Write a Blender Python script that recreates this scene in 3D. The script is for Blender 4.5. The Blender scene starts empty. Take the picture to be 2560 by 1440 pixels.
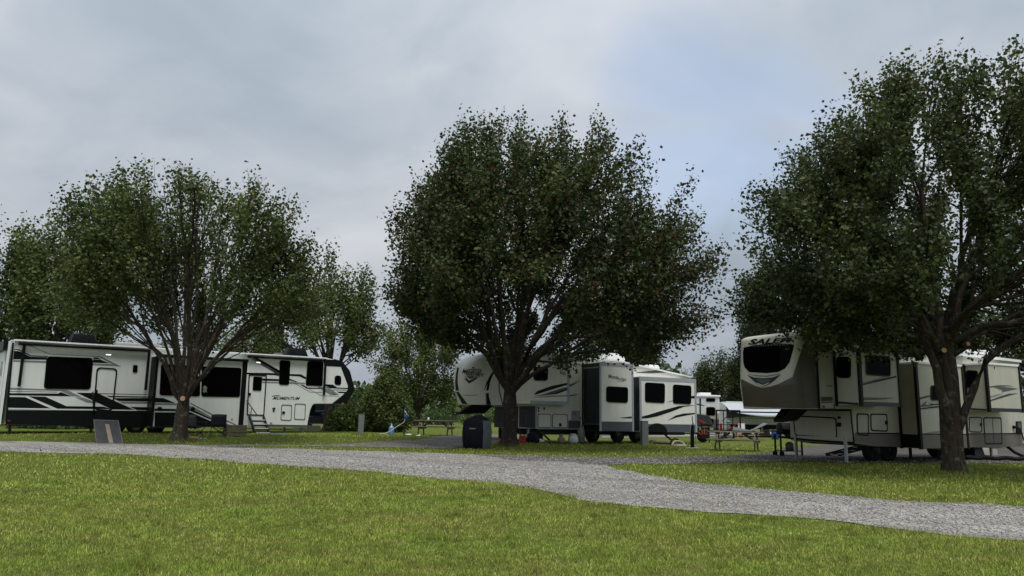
import bpy, bmesh, math, random
import numpy as np
from mathutils import Vector, Matrix
from mathutils.bvhtree import BVHTree
R = math.radians
rng = np.random.default_rng(7)
random.seed(7)
SC = bpy.context.scene
COL = SC.collection

# ------------------------------------------------------------------ camera
CAM_H = 1.18
PITCH = math.atan(322 / 1900)
ROLL = 0.016
FPX = 1900.0            # focal length in photograph pixels (2560 wide)
cd = bpy.data.cameras.new('camera')
cd.sensor_width = 36.0
cd.lens = 36.0 * FPX / 2560
cd.clip_start = 0.1
cd.clip_end = 3000
cam = bpy.data.objects.new('camera', cd)
COL.objects.link(cam)
_F = Vector((0, math.cos(PITCH), math.sin(PITCH)))
_R0 = Vector((1, 0, 0))
_U0 = _R0.cross(_F)
_R = _R0 * math.cos(ROLL) + _U0 * math.sin(ROLL)
_U = _U0 * math.cos(ROLL) - _R0 * math.sin(ROLL)
m = Matrix.Identity(4)
for i in range(3):
    m[i][0], m[i][1], m[i][2] = _R[i], _U[i], -_F[i]
m[2][3] = CAM_H
cam.matrix_world = m
SC.camera = cam
CP = Vector((0, 0, CAM_H))

# ------------------------------------------------------------------ exposure
SC.view_settings.view_transform = 'Standard'
SC.view_settings.look = 'None'
SC.view_settings.exposure = 1.0
SC.view_settings.gamma = 1.0
SC.view_settings.use_curve_mapping = False
SC.cycles.use_denoising = True
SC.cycles.max_bounces = 8
SC.cycles.diffuse_bounces = 3
SC.cycles.glossy_bounces = 2
SC.cycles.transmission_bounces = 3
SC.cycles.transparent_max_bounces = 4
SC.cycles.sample_clamp_indirect = 4.0

# ------------------------------------------------------------------ sky: overcast with one thin blue gap
SUN_EL, SUN_AZ = R(68), R(165)
w = bpy.data.worlds.new('World')
SC.world = w
w.use_nodes = True
nt = w.node_tree
nt.nodes.clear()
N = nt.nodes.new
L = nt.links.new
def nmath(op, a, b=None, c=None):
    n = N('ShaderNodeMath'); n.operation = op
    for i, v in enumerate((a, b, c)):
        if v is None: continue
        if isinstance(v, (int, float)): n.inputs[i].default_value = v
        else: L(v, n.inputs[i])
    return n.outputs[0]
out = N('ShaderNodeOutputWorld'); bg = N('ShaderNodeBackground')
bg.inputs[1].default_value = 0.05
sky = N('ShaderNodeTexSky'); sky.sky_type = 'NISHITA'; sky.sun_disc = False
sky.sun_elevation = SUN_EL; sky.sun_rotation = SUN_AZ
tc = N('ShaderNodeTexCoord')
sep = N('ShaderNodeSeparateXYZ'); L(tc.outputs['Generated'], sep.inputs[0])
el = nmath('MAXIMUM', sep.outputs[2], 0.0)
# project the direction on a cloud layer so that the clouds stretch towards the horizon
den = nmath('ADD', el, 0.35)
cx = nmath('DIVIDE', sep.outputs[0], den); cy = nmath('DIVIDE', sep.outputs[1], den)
cmb = N('ShaderNodeCombineXYZ'); L(cx, cmb.inputs[0]); L(cy, cmb.inputs[1])
def noise(scale, detail, rough, off, dist=0.0):
    mp = N('ShaderNodeMapping'); mp.inputs['Location'].default_value = off
    L(cmb.outputs[0], mp.inputs[0])
    n = N('ShaderNodeTexNoise'); n.inputs['Scale'].default_value = scale
    n.inputs['Detail'].default_value = detail; n.inputs['Roughness'].default_value = rough
    n.inputs['Distortion'].default_value = dist
    L(mp.outputs[0], n.inputs['Vector'])
    return n.outputs[0]
n1 = noise(1.1, 6, 0.5, (3.1, 0.4, 0), 0.4)
n2 = noise(3.2, 7, 0.52, (1.7, 5.2, 0), 0.6)
cl = nmath('ADD', nmath('MULTIPLY', n1, 0.7), nmath('MULTIPLY', n2, 0.3))
mr = N('ShaderNodeMapRange'); mr.inputs[1].default_value = 0.36; mr.inputs[2].default_value = 0.64
mr.inputs[3].default_value = 0.84; mr.inputs[4].default_value = 1.16
L(cl, mr.inputs[0])
# overcast skies brighten from the horizon to the zenith
lum = nmath('MULTIPLY', nmath('ADD', nmath('MULTIPLY', el, 0.75), 0.80), mr.outputs[0])
hue = N('ShaderNodeMix'); hue.data_type = 'RGBA'
hue.inputs['A'].default_value = (4.35, 5.05, 5.85, 1)
hue.inputs['B'].default_value = (5.75, 5.95, 6.35, 1)
hm = N('ShaderNodeMapRange'); hm.inputs[1].default_value = 0.4; hm.inputs[2].default_value = 0.62
L(cl, hm.inputs[0]); L(hm.outputs[0], hue.inputs['Factor'])
cc = N('ShaderNodeVectorMath'); cc.operation = 'SCALE'
L(hue.outputs['Result'], cc.inputs[0]); L(lum, cc.inputs['Scale'])
# the gap
def px_dir(px, py):
    d = _F * FPX + _R * (px - 1280) - _U * (py - 720)
    return d.normalized()
gd = px_dir(1790, 330)
dot = N('ShaderNodeVectorMath'); dot.operation = 'DOT_PRODUCT'
nrm = N('ShaderNodeVectorMath'); nrm.operation = 'NORMALIZE'
L(tc.outputs['Generated'], nrm.inputs[0]); L(nrm.outputs[0], dot.inputs[0]); dot.inputs[1].default_value = gd
dn = nmath('ADD', dot.outputs['Value'], nmath('MULTIPLY', nmath('SUBTRACT', n2, 0.5), 0.04))
gm = N('ShaderNodeMapRange'); gm.interpolation_type = 'SMOOTHSTEP'
gm.inputs[1].default_value = 0.984; gm.inputs[2].default_value = 1.002
gm.inputs[3].default_value = 0.0; gm.inputs[4].default_value = 0.46
L(dn, gm.inputs[0])
mx = N('ShaderNodeMix'); mx.data_type = 'RGBA'
skb = N('ShaderNodeVectorMath'); skb.operation = 'SCALE'; L(sky.outputs[0], skb.inputs[0]); skb.inputs['Scale'].default_value = 2.1
L(gm.outputs[0], mx.inputs['Factor']); L(cc.outputs[0], mx.inputs['A']); L(skb.outputs[0], mx.inputs['B'])
L(mx.outputs['Result'], bg.inputs[0]); L(bg.outputs[0], out.inputs[0])

# ------------------------------------------------------------------ sun behind thick cloud
sd = bpy.data.lights.new('sun', 'SUN'); sd.energy = 1.5; sd.angle = R(28); sd.color = (1, 0.97, 0.92)
so = bpy.data.objects.new('sun', sd); COL.objects.link(so)
sdir = Vector((math.sin(SUN_AZ) * math.cos(SUN_EL), math.cos(SUN_AZ) * math.cos(SUN_EL), math.sin(SUN_EL)))
so.rotation_euler = sdir.to_track_quat('Z', 'Y').to_euler()
so.location = (0, 0, 40)

# ================================================================== helpers
def sstep(t):
    t = np.clip(t, 0, 1); return t * t * (3 - 2 * t)
def gz(x, y):
    """height of the ground: a gentle rise towards the back left"""
    return 0.2 * sstep((np.asarray(y) - 27) / 7.0) * sstep((3 - np.asarray(x)) / 5.0)
def ray(px, py):
    return _F * FPX + _R * (px - 1280) - _U * (py - 720)
def at(px, py, Y):
    """the point at distance Y in front of the camera"""
    d = ray(px, py); return CP + d * (Y / d.y)
def ground(px, py):
    z = 0.0; p = None
    for _ in range(6):
        d = ray(px, py); t = (z - CAM_H) / d.z
        p = CP + d * t; z = float(gz(p.x, p.y))
    return Vector((p.x, p.y, z))
def on_lawn(px, Y):
    p = at(px, 1040, Y); return Vector((p.x, p.y, float(gz(p.x, p.y))))

def tag(o, label=None, cat=None, group=None, kind=None):
    if label: o['label'] = label
    if cat: o['category'] = cat
    if group: o['group'] = group
    if kind: o['kind'] = kind
    return o
def empty(name, loc, rz=0, label=None, cat=None, group=None):
    o = bpy.data.objects.new(name, None); COL.objects.link(o)
    o.location = loc; o.rotation_euler = (0, 0, rz); o.empty_display_size = 0.3
    return tag(o, label, cat, group)
def copy_tree(o, parent=None):
    c = o.copy(); COL.objects.link(c); c.parent = parent
    for ch in list(o.children): copy_tree(ch, c)
    return c

def mk(name, V, F, mat, parent=None, smooth=False, bevel=0.0, seg=2, recalc=True):
    me = bpy.data.meshes.new(name)
    bm = bmesh.new()
    vs = [bm.verts.new(v) for v in V]
    for f in F:
        try: bm.faces.new([vs[i] for i in f])
        except ValueError: pass
    bmesh.ops.delete(bm, geom=[v for v in bm.verts if not v.link_faces], context='VERTS')
    if recalc: bmesh.ops.recalc_face_normals(bm, faces=bm.faces)
    if bevel > 0:
        es = [e for e in bm.edges if len(e.link_faces) == 2 and e.calc_face_angle(0) > 0.6]
        bmesh.ops.bevel(bm, geom=es, offset=bevel, segments=seg, affect='EDGES', profile=0.6, clamp_overlap=True)
    if smooth:
        for f in bm.faces: f.smooth = True
    bm.to_mesh(me); bm.free()
    if smooth == 'auto' or (smooth and bevel > 0):
        try: me.set_sharp_from_angle(angle=R(35))
        except Exception: pass
    me.materials.append(mat)
    o = bpy.data.objects.new(name, me); COL.objects.link(o)
    if parent: o.parent = parent
    return o
class MB:
    def __init__(s): s.V = []; s.F = []
    def add(s, V, F):
        b = len(s.V); s.V += [tuple(v) for v in V]; s.F += [tuple(i + b for i in f) for f in F]; return s
    def box(s, x0, x1, y0, y1, z0, z1):
        return s.add([(x0,y0,z0),(x1,y0,z0),(x1,y1,z0),(x0,y1,z0),(x0,y0,z1),(x1,y0,z1),(x1,y1,z1),(x0,y1,z1)],
                     [(0,3,2,1),(4,5,6,7),(0,1,5,4),(1,2,6,5),(2,3,7,6),(3,0,4,7)])
    def beam(s, a, b, w, h, up=(0,0,1)):
        a, b = Vector(a), Vector(b); d = (b - a).normalized(); u = Vector(up)
        sd = d.cross(u)
        if sd.length < 1e-4: sd = d.cross(Vector((0, 1, 0)))
        sd.normalize(); u = sd.cross(d)
        P = []
        for p in (a, b):
            for i, j in ((-1,-1),(1,-1),(1,1),(-1,1)): P.append(p + sd * (i * w / 2) + u * (j * h / 2))
        return s.add(P, [(0,1,2,3),(7,6,5,4),(0,4,5,1),(1,5,6,2),(2,6,7,3),(3,7,4,0)])
    def tube(s, pts, r, n=8, caps=True):
        pts = [Vector(p) for p in pts]; rs = r if isinstance(r, (list, tuple)) else [r] * len(pts)
        b = len(s.V); u = None
        for i, p in enumerate(pts):
            d = (pts[min(i + 1, len(pts) - 1)] - pts[max(i - 1, 0)]).normalized()
            if u is None:
                u = d.orthogonal().normalized()
            u = (u - d * u.dot(d))
            u = u.normalized() if u.length > 1e-5 else d.orthogonal().normalized()
            v = d.cross(u)
            for k in range(n):
                a = 2 * math.pi * k / n
                s.V.append(tuple(p + (u * math.cos(a) + v * math.sin(a)) * rs[i]))
        for i in range(len(pts) - 1):
            for k in range(n):
                s.F.append((b + i*n + k, b + i*n + (k+1) % n, b + (i+1)*n + (k+1) % n, b + (i+1)*n + k))
        if caps:
            s.F.append(tuple(b + k for k in range(n))[::-1])
            e = b + (len(pts) - 1) * n; s.F.append(tuple(e + k for k in range(n)))
        return s
    def lathe(s, prof, c=(0,0,0), n=20, axis='z'):
        b = len(s.V)
        for r, h in prof:
            for k in range(n):
                a = 2 * math.pi * k / n; p = (r * math.cos(a), r * math.sin(a), h)
                if axis == 'y': p = (p[0], p[2], p[1])
                if axis == 'x': p = (p[2], p[0], p[1])
                s.V.append((c[0] + p[0], c[1] + p[1], c[2] + p[2]))
        for i in range(len(prof) - 1):
            for k in range(n):
                s.F.append((b + i*n + k, b + i*n + (k+1) % n, b + (i+1)*n + (k+1) % n, b + (i+1)*n + k))
        s.F.append(tuple(b + k for k in range(n))[::-1]); e = b + (len(prof) - 1) * n
        s.F.append(tuple(e + k for k in range(n)))
        return s
    def build(s, name, mat, parent=None, **k): return mk(name, s.V, s.F, mat, parent, **k)

def np_mesh(name, V, F, mat, parent=None, attr=None, smooth=False):
    """V (n,3), F (m,k) of equal-sized faces"""
    me = bpy.data.meshes.new(name)
    n, (mm, k) = len(V), F.shape
    me.vertices.add(n); me.vertices.foreach_set('co', np.ascontiguousarray(V, dtype=np.float32).ravel())
    me.loops.add(mm * k); me.loops.foreach_set('vertex_index', np.ascontiguousarray(F, dtype=np.int32).ravel())
    me.polygons.add(mm)
    me.polygons.foreach_set('loop_start', np.arange(0, mm * k, k, dtype=np.int32))
    if smooth: me.polygons.foreach_set('use_smooth', np.ones(mm, dtype=bool))
    me.update(calc_edges=True)
    if attr is not None:
        for an, av in attr.items():
            a = me.attributes.new(an, 'FLOAT', 'POINT'); a.data.foreach_set('value', np.ascontiguousarray(av, dtype=np.float32))
    me.materials.append(mat)
    o = bpy.data.objects.new(name, me); COL.objects.link(o)
    if parent: o.parent = parent
    return o

# ------------------------------------------------------------------ materials
def new_mat(name):
    mt = bpy.data.materials.new(name); mt.use_nodes = True
    t = mt.node_tree; t.nodes.clear()
    o = t.nodes.new('ShaderNodeOutputMaterial'); b = t.nodes.new('ShaderNodeBsdfPrincipled')
    t.links.new(b.outputs[0], o.inputs[0])
    return mt, t, b
def tnoise(t, scale, detail=4, rough=.55, vec=None, sc=None):
    if vec is None:
        c = t.nodes.new('ShaderNodeTexCoord'); vec = c.outputs['Object']
    if sc:
        mp = t.nodes.new('ShaderNodeMapping'); mp.inputs['Scale'].default_value = sc; t.links.new(vec, mp.inputs[0]); vec = mp.outputs[0]
    n = t.nodes.new('ShaderNodeTexNoise'); n.inputs['Scale'].default_value = scale
    n.inputs['Detail'].default_value = detail; n.inputs['Roughness'].default_value = rough
    t.links.new(vec, n.inputs['Vector']); return n.outputs[0]
def ramp(t, fac, stops):
    r = t.nodes.new('ShaderNodeValToRGB'); t.links.new(fac, r.inputs[0])
    while len(r.color_ramp.elements) < len(stops): r.color_ramp.elements.new(0.5)
    for e, (p, c) in zip(r.color_ramp.elements, stops):
        e.position = p; e.color = (c[0], c[1], c[2], 1) if not isinstance(c, (int, float)) else (c, c, c, 1)
    return r.outputs[0]
def mixc(t, fac, a, b, mode='MIX'):
    n = t.nodes.new('ShaderNodeMix'); n.data_type = 'RGBA'; n.blend_type = mode
    for s, v in (('Factor', fac), ('A', a), ('B', b)):
        if isinstance(v, (int, float)): n.inputs[s].default_value = v
        elif isinstance(v, tuple): n.inputs[s].default_value = (v[0], v[1], v[2], 1)
        else: t.links.new(v, n.inputs[s])
    return n.outputs['Result']
def bump(t, b, h, strength, dist=0.02):
    n = t.nodes.new('ShaderNodeBump'); n.inputs['Strength'].default_value = strength; n.inputs['Distance'].default_value = dist
    t.links.new(h, n.inputs['Height']); t.links.new(n.outputs[0], b.inputs['Normal'])
def M(name, col, rough=.5, var=.12, scale=5, bmp=0, bscale=40, metal=0, spec=.5, streak=0):
    mt, t, b = new_mat(name)
    k = tnoise(t, scale)
    c = ramp(t, k, [(0.3, tuple(x * (1 - var) for x in col)), (0.7, tuple(min(1, x * (1 + var)) for x in col))])
    if streak:
        s = tnoise(t, 5, 3, .6, sc=(1.0, 1.0, .10))
        g = ramp(t, s, [(0.4, 1.0), (0.85, 1 - streak)])
        c = mixc(t, 1.0, c, g, 'MULTIPLY')
    t.links.new(c, b.inputs['Base Color'])
    b.inputs['Roughness'].default_value = rough; b.inputs['Metallic'].default_value = metal
    b.inputs['Specular IOR Level'].default_value = spec
    if bmp: bump(t, b, tnoise(t, bscale, 5), bmp)
    return mt
def M_leaf(name, stops, rough=.55, trans=.25):
    mt, t, b = new_mat(name)
    a = t.nodes.new('ShaderNodeAttribute'); a.attribute_name = 'tint'
    c = ramp(t, a.outputs['Fac'], stops)
    t.links.new(c, b.inputs['Base Color']); b.inputs['Roughness'].default_value = rough
    b.inputs['Specular IOR Level'].default_value = .22
    tr = t.nodes.new('ShaderNodeBsdfTranslucent'); t.links.new(c, tr.inputs[0])
    mxs = t.nodes.new('ShaderNodeMixShader'); mxs.inputs[0].default_value = trans
    o = [n for n in t.nodes if n.type == 'OUTPUT_MATERIAL'][0]
    t.links.new(b.outputs[0], mxs.inputs[1]); t.links.new(tr.outputs[0], mxs.inputs[2]); t.links.new(mxs.outputs[0], o.inputs[0])
    return mt
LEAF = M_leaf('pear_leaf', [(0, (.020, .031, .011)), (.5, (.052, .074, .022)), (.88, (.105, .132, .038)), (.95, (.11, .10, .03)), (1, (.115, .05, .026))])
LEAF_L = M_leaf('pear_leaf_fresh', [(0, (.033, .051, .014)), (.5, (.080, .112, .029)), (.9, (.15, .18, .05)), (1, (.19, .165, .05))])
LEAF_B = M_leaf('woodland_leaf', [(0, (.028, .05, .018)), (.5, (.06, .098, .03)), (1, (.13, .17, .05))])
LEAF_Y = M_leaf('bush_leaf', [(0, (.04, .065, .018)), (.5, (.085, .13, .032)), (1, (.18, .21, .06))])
def bark(name, a, b_, lich):
    mt, t, b = new_mat(name)
    n = tnoise(t, 9, 6, .65, sc=(2.2, 2.2, .45))
    c = ramp(t, n, [(.32, a), (.68, b_)])
    l = tnoise(t, 5.5, 3, .5)
    lf = ramp(t, l, [(.58, 0.0), (.66, .75)])
    c = mixc(t, lf, c, lich)
    t.links.new(c, b.inputs['Base Color']); b.inputs['Roughness'].default_value = .9; b.inputs['Specular IOR Level'].default_value = .2
    bump(t, b, n, .9, .05)
    return mt
BARK = bark('pear_bark', (.022, .017, .013), (.075, .06, .046), (.14, .145, .115))
BARK_D = bark('dark_bark', (.016, .013, .011), (.05, .042, .034), (.085, .09, .075))

# lawn soil: what shows between and beyond the blades
def M_ground():
    mt, t, b = new_mat('lawn')
    c = t.nodes.new('ShaderNodeTexCoord').outputs['Object']
    n1 = tnoise(t, .35, 5, .6, c); n2 = tnoise(t, 14, 4, .7, c, (1, .35, 1)); n3 = tnoise(t, 90, 2, .6, c)
    a = ramp(t, n1, [(.3, (.085, .115, .018)), (.55, (.115, .145, .026)), (.75, (.145, .14, .042))])
    d = ramp(t, n2, [(.3, .55), (.7, 1.25)])
    a = mixc(t, 1, a, d, 'MULTIPLY')
    e = ramp(t, n3, [(.3, .7), (.7, 1.3)])
    a = mixc(t, 1, a, e, 'MULTIPLY')
    t.links.new(a, b.inputs['Base Color']); b.inputs['Roughness'].default_value = .95; b.inputs['Specular IOR Level'].default_value = .1
    bump(t, b, n3, .8, .03)
    return mt
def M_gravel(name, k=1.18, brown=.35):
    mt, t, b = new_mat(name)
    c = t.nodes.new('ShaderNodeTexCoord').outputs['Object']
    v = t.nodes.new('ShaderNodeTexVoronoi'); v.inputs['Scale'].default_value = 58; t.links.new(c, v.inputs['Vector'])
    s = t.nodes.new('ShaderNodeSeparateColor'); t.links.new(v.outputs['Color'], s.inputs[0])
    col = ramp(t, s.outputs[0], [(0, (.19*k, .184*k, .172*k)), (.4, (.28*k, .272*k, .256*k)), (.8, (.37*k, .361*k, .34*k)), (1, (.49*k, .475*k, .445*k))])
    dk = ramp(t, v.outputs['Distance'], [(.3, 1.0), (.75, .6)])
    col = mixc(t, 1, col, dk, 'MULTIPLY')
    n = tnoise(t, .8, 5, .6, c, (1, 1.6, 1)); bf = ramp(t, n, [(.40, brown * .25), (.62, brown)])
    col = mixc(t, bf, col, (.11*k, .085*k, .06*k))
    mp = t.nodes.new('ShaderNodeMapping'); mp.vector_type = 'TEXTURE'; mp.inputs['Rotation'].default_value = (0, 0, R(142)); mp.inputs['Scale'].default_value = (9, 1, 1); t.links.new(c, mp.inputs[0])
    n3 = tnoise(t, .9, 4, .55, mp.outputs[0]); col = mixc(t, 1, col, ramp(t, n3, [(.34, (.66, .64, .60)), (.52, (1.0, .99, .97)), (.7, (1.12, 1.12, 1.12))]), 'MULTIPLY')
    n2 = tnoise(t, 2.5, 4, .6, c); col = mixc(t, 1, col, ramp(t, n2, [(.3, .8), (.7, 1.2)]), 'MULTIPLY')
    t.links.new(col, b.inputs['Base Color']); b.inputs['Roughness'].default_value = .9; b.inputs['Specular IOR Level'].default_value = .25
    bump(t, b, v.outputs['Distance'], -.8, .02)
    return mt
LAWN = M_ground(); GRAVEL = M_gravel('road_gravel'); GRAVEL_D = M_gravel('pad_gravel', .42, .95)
def M_blade():
    mt, t, b = new_mat('grass_blade')
    a = t.nodes.new('ShaderNodeAttribute'); a.attribute_name = 'tint'
    c = t.nodes.new('ShaderNodeTexCoord').outputs['Object']
    g = ramp(t, a.outputs['Fac'], [(0, (.085, .14, .015)), (.5, (.275, .37, .045)), (.85, (.48, .56, .12)), (1, (.64, .65, .27))])
    y = ramp(t, a.outputs['Fac'], [(0, (.115, .105, .026)), (.5, (.30, .28, .066)), (.85, (.46, .42, .13)), (1, (.62, .55, .26))])
    n = tnoise(t, .45, 5, .65, c, (1, 1.7, 1)); n2 = tnoise(t, 2.2, 4, .6, c, (1, 1.5, 1))
    mm = t.nodes.new('ShaderNodeMath'); mm.operation = 'ADD'; t.links.new(n, mm.inputs[0]); t.links.new(n2, mm.inputs[1])
    f = ramp(t, mm.outputs[0], [(.44, 0.0), (.62, .85)])  # sum of two noises, centred on 1.0
    hf = t.nodes.new('ShaderNodeMapRange'); hf.inputs[1].default_value = .84; hf.inputs[2].default_value = 1.14; hf.inputs[4].default_value = .8
    t.links.new(mm.outputs[0], hf.inputs[0])
    col = mixc(t, hf.outputs[0], g, y)
    n4 = tnoise(t, 1.1, 6, .7, c, (1, 1.4, 1)); col = mixc(t, 1, col, ramp(t, n4, [(.3, (.50, .56, .50)), (.48, (.88, .92, .86)), (.68, (1.18, 1.16, 1.15))]), 'MULTIPLY')
    n5 = tnoise(t, 7.0, 3, .6, c); col = mixc(t, 1, col, ramp(t, n5, [(.34, .62), (.5, 1.04), (.68, 1.32)]), 'MULTIPLY')  # fine tone noise also paints dark shadows between grass clumps
    t.links.new(col, b.inputs['Base Color']); b.inputs['Roughness'].default_value = .55; b.inputs['Specular IOR Level'].default_value = .3
    tr = t.nodes.new('ShaderNodeBsdfTranslucent'); t.links.new(col, tr.inputs[0])
    mxs = t.nodes.new('ShaderNodeMixShader'); mxs.inputs[0].default_value = .3
    o = [q for q in t.nodes if q.type == 'OUTPUT_MATERIAL'][0]
    t.links.new(b.outputs[0], mxs.inputs[1]); t.links.new(tr.outputs[0], mxs.inputs[2]); t.links.new(mxs.outputs[0], o.inputs[0])
    return mt
BLADE = M_blade()
WHITE = M('white_fibreglass', (.72, .75, .73), .35, .03, 1.5, streak=.10)
WHITE2 = M('warm_white_fibreglass', (.70, .70, .65), .35, .03, 1.5, streak=.12)
CREAM = M('cream_fibreglass', (.47, .46, .385), .38, .04, 1.5, streak=.14)
ROOFW = M('white_roof_membrane', (.78, .79, .80), .55, .06, 3)
BLACK = M('black_paint', (.006, .006, .007), .4, .3, 4, spec=.16)
BLACKR = M('black_rubber', (.010, .010, .010), .8, .3, 8, spec=.2)
NAVY = M('dark_navy_paint', (.012, .014, .024), .4, .2, 4)
SLATE = M('slate_grey_panel', (.065, .075, .092), .45, .1, 3)
SLATE_D = M('dark_slate_panel', (.018, .024, .032), .45, .15, 3)
TRIM = M('pale_grey_trim', (.30, .33, .37), .4, .08, 3)
GREY = M('grey_vinyl_stripe', (.20, .215, .22), .45, .08, 5)
DGREY = M('dark_grey_vinyl', (.07, .075, .08), .45, .1, 5)
BROWN = M('taupe_fibreglass', (.074, .064, .050), .4, .1, 2)
BROWN2 = M('taupe_lower_panel', (.13, .118, .10), .45, .08, 2)
GLASS = M('dark_tinted_glass', (.002, .002, .0025), .06, .2, 2, spec=.10)
STEEL = M('galvanised_steel', (.35, .36, .37), .4, .15, 20, metal=.6)
STEELD = M('dark_steel_frame', (.02, .02, .021), .6, .25, 15)
ALU = M('aluminium_tread', (.55, .56, .57), .4, .08, 15, metal=.3)
RED = M('red_plastic', (.28, .015, .014), .4, .15, 8)
ORANGE = M('orange_plastic', (.55, .12, .03), .45, .15, 8)
BLUE = M('blue_plastic', (.012, .045, .19), .4, .15, 8)
BLUEP = M('deep_blue_paint', (.012, .018, .16), .35, .15, 4)
PEDGREY = M('grey_utility_box', (.17, .19, .19), .5, .08, 6)
WOOD = M('weathered_wood', (.19, .165, .125), .8, .3, 14, bmp=.4)
WOOD2 = M('darker_weathered_wood', (.13, .112, .085), .85, .3, 14, bmp=.4)
CUT = M('fresh_cut_wood', (.45, .24, .13), .8, .2, 25)
BEIGE = M('beige_panel', (.34, .30, .23), .6, .1, 4)
TANM = M('tan_cylinder_paint', (.28, .22, .16), .5, .15, 6)
GASW = M('white_cylinder_paint', (.68, .72, .73), .35, .06, 6)
GASG = M('grey_cylinder_paint', (.24, .26, .26), .4, .08, 6)
FABRIC = M('black_cover_fabric', (.005, .006, .011), .6, .35, 3, bmp=.6, bscale=5, spec=.15)
FABG = M('grey_cover_fabric', (.10, .115, .13), .7, .2, 4, bmp=.4, bscale=7)
CHAIRF = M('navy_chair_fabric', (.018, .017, .030), .7, .3, 8, bmp=.3, bscale=12)
AWN = M('pale_awning_fabric', (.42, .45, .49), .6, .05, 3)
RIM = M('wheel_rim_metal', (.25, .26, .27), .4, .1, 10, metal=.4)
GLASS.node_tree.nodes['Principled BSDF'].inputs['IOR'].default_value = 1.22
def M_emit(name, col, s):
    mt, t, b = new_mat(name)
    b.inputs['Base Color'].default_value = (.8, .8, .8, 1); b.inputs['Emission Color'].default_value = (*col, 1); b.inputs['Emission Strength'].default_value = s
    return mt
LAMP = M_emit('lit_porch_lamp', (1, .97, .93), 1.2)
AMBER = M('amber_lens', (.5, .16, .03), .3, .1, 10)
WATER = M('blue_water_jug', (.16, .28, .52), .25, .1, 5)
# ================================================================== ground
gx = np.concatenate([[-1500, -600, -250, -120, -70], np.arange(-46, 47, 1.0), [70, 120, 250, 600, 1500]])
gy = np.concatenate([[-60, -20, -5], np.arange(0, 62, 1.0), [75, 100, 150, 250, 500, 900, 1800]])
X, Y = np.meshgrid(gx, gy); Z = gz(X, Y)
nx, ny = len(gx), len(gy)
V = np.stack([X, Y, Z], -1).reshape(-1, 3)
ii, jj = np.meshgrid(np.arange(nx - 1), np.arange(ny - 1)); k = (jj * nx + ii).ravel()
tag(np_mesh('ground', V, np.stack([k, k + 1, k + nx + 1, k + nx], 1), LAWN, smooth=True), kind='structure')

def wobble(pts, step=.35, amp=.16, closed=True):
    """resample an outline and make its edge ragged"""
    outp = []
    n = len(pts)
    for i in range(n if closed else n - 1):
        a, b = pts[i], pts[(i + 1) % n]; d = math.dist(a, b); m_ = max(1, int(d / step))
        for j in range(m_):
            t = j / m_; outp.append([a[0] + (b[0] - a[0]) * t, a[1] + (b[1] - a[1]) * t])
    r = rng.normal(0, amp, (len(outp), 2)); r = (r + np.roll(r, 1, 0) + .6 * np.roll(r, 2, 0)) / 1.7
    return (np.array(outp) + r)
def gpx(*n):
    it = list(zip(n[::2], n[1::2])); return [tuple(ground(x, y))[:2] for x, y in it]
def pt_in(P, x, y):
    r = np.zeros(len(x), bool); j = len(P) - 1
    for i in range(len(P)):
        xi, yi = P[i]; xj, yj = P[j]
        if yi != yj:
            c = ((yi > y) != (yj > y)) & (x < (xj - xi) * (y - yi) / (yj - yi) + xi)
            r ^= c
        j = i
    return r
BEDS = []
def sheet(name, pts, mat, dz, amp=.16, step=.35):
    P = wobble(pts, step, amp); BEDS.append(P)
    bm = bmesh.new()
    bm.faces.new([bm.verts.new((x, y, 0)) for x, y in P])
    x0, y0 = P.min(0); x1, y1 = P.max(0)
    bmesh.ops.triangulate(bm, faces=bm.faces)
    if y1 > 26 and x0 < 4:
        for x in range(math.ceil(x0), int(min(x1, 5)) + 1):
            bmesh.ops.bisect_plane(bm, geom=bm.faces[:] + bm.edges[:] + bm.verts[:], plane_co=(x, 0, 0), plane_no=(1, 0, 0))
        for y in range(max(26, math.ceil(y0)), int(y1) + 1):
            bmesh.ops.bisect_plane(bm, geom=bm.faces[:] + bm.edges[:] + bm.verts[:], plane_co=(0, y, 0), plane_no=(0, 1, 0))
    for v in bm.verts: v.co.z = float(gz(v.co.x, v.co.y)) + dz
    bmesh.ops.recalc_face_normals(bm, faces=bm.faces)
    for f in bm.faces:
        if f.normal.z < 0: f.normal_flip()
    me = bpy.data.meshes.new(name); bm.to_mesh(me); bm.free(); me.materials.append(mat)
    o = bpy.data.objects.new(name, me); COL.objects.link(o)
    return tag(o, kind='structure')
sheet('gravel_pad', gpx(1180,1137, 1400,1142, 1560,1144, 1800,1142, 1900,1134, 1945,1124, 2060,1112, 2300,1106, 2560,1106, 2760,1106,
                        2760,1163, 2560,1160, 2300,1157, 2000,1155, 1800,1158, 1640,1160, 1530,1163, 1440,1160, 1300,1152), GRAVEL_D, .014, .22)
sheet('gravel_pad', gpx(478,1115, 620,1110.5, 800,1108, 980,1106.5, 1040,1101, 1075,1093, 1130,1088, 1250,1087, 1330,1090, 1300,1099, 1230,1107, 1120,1110,
                        1000,1110.5, 800,1112.5, 640,1115, 520,1119), M_gravel('pale_pad_gravel', .72, .4), .012, .12)
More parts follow.
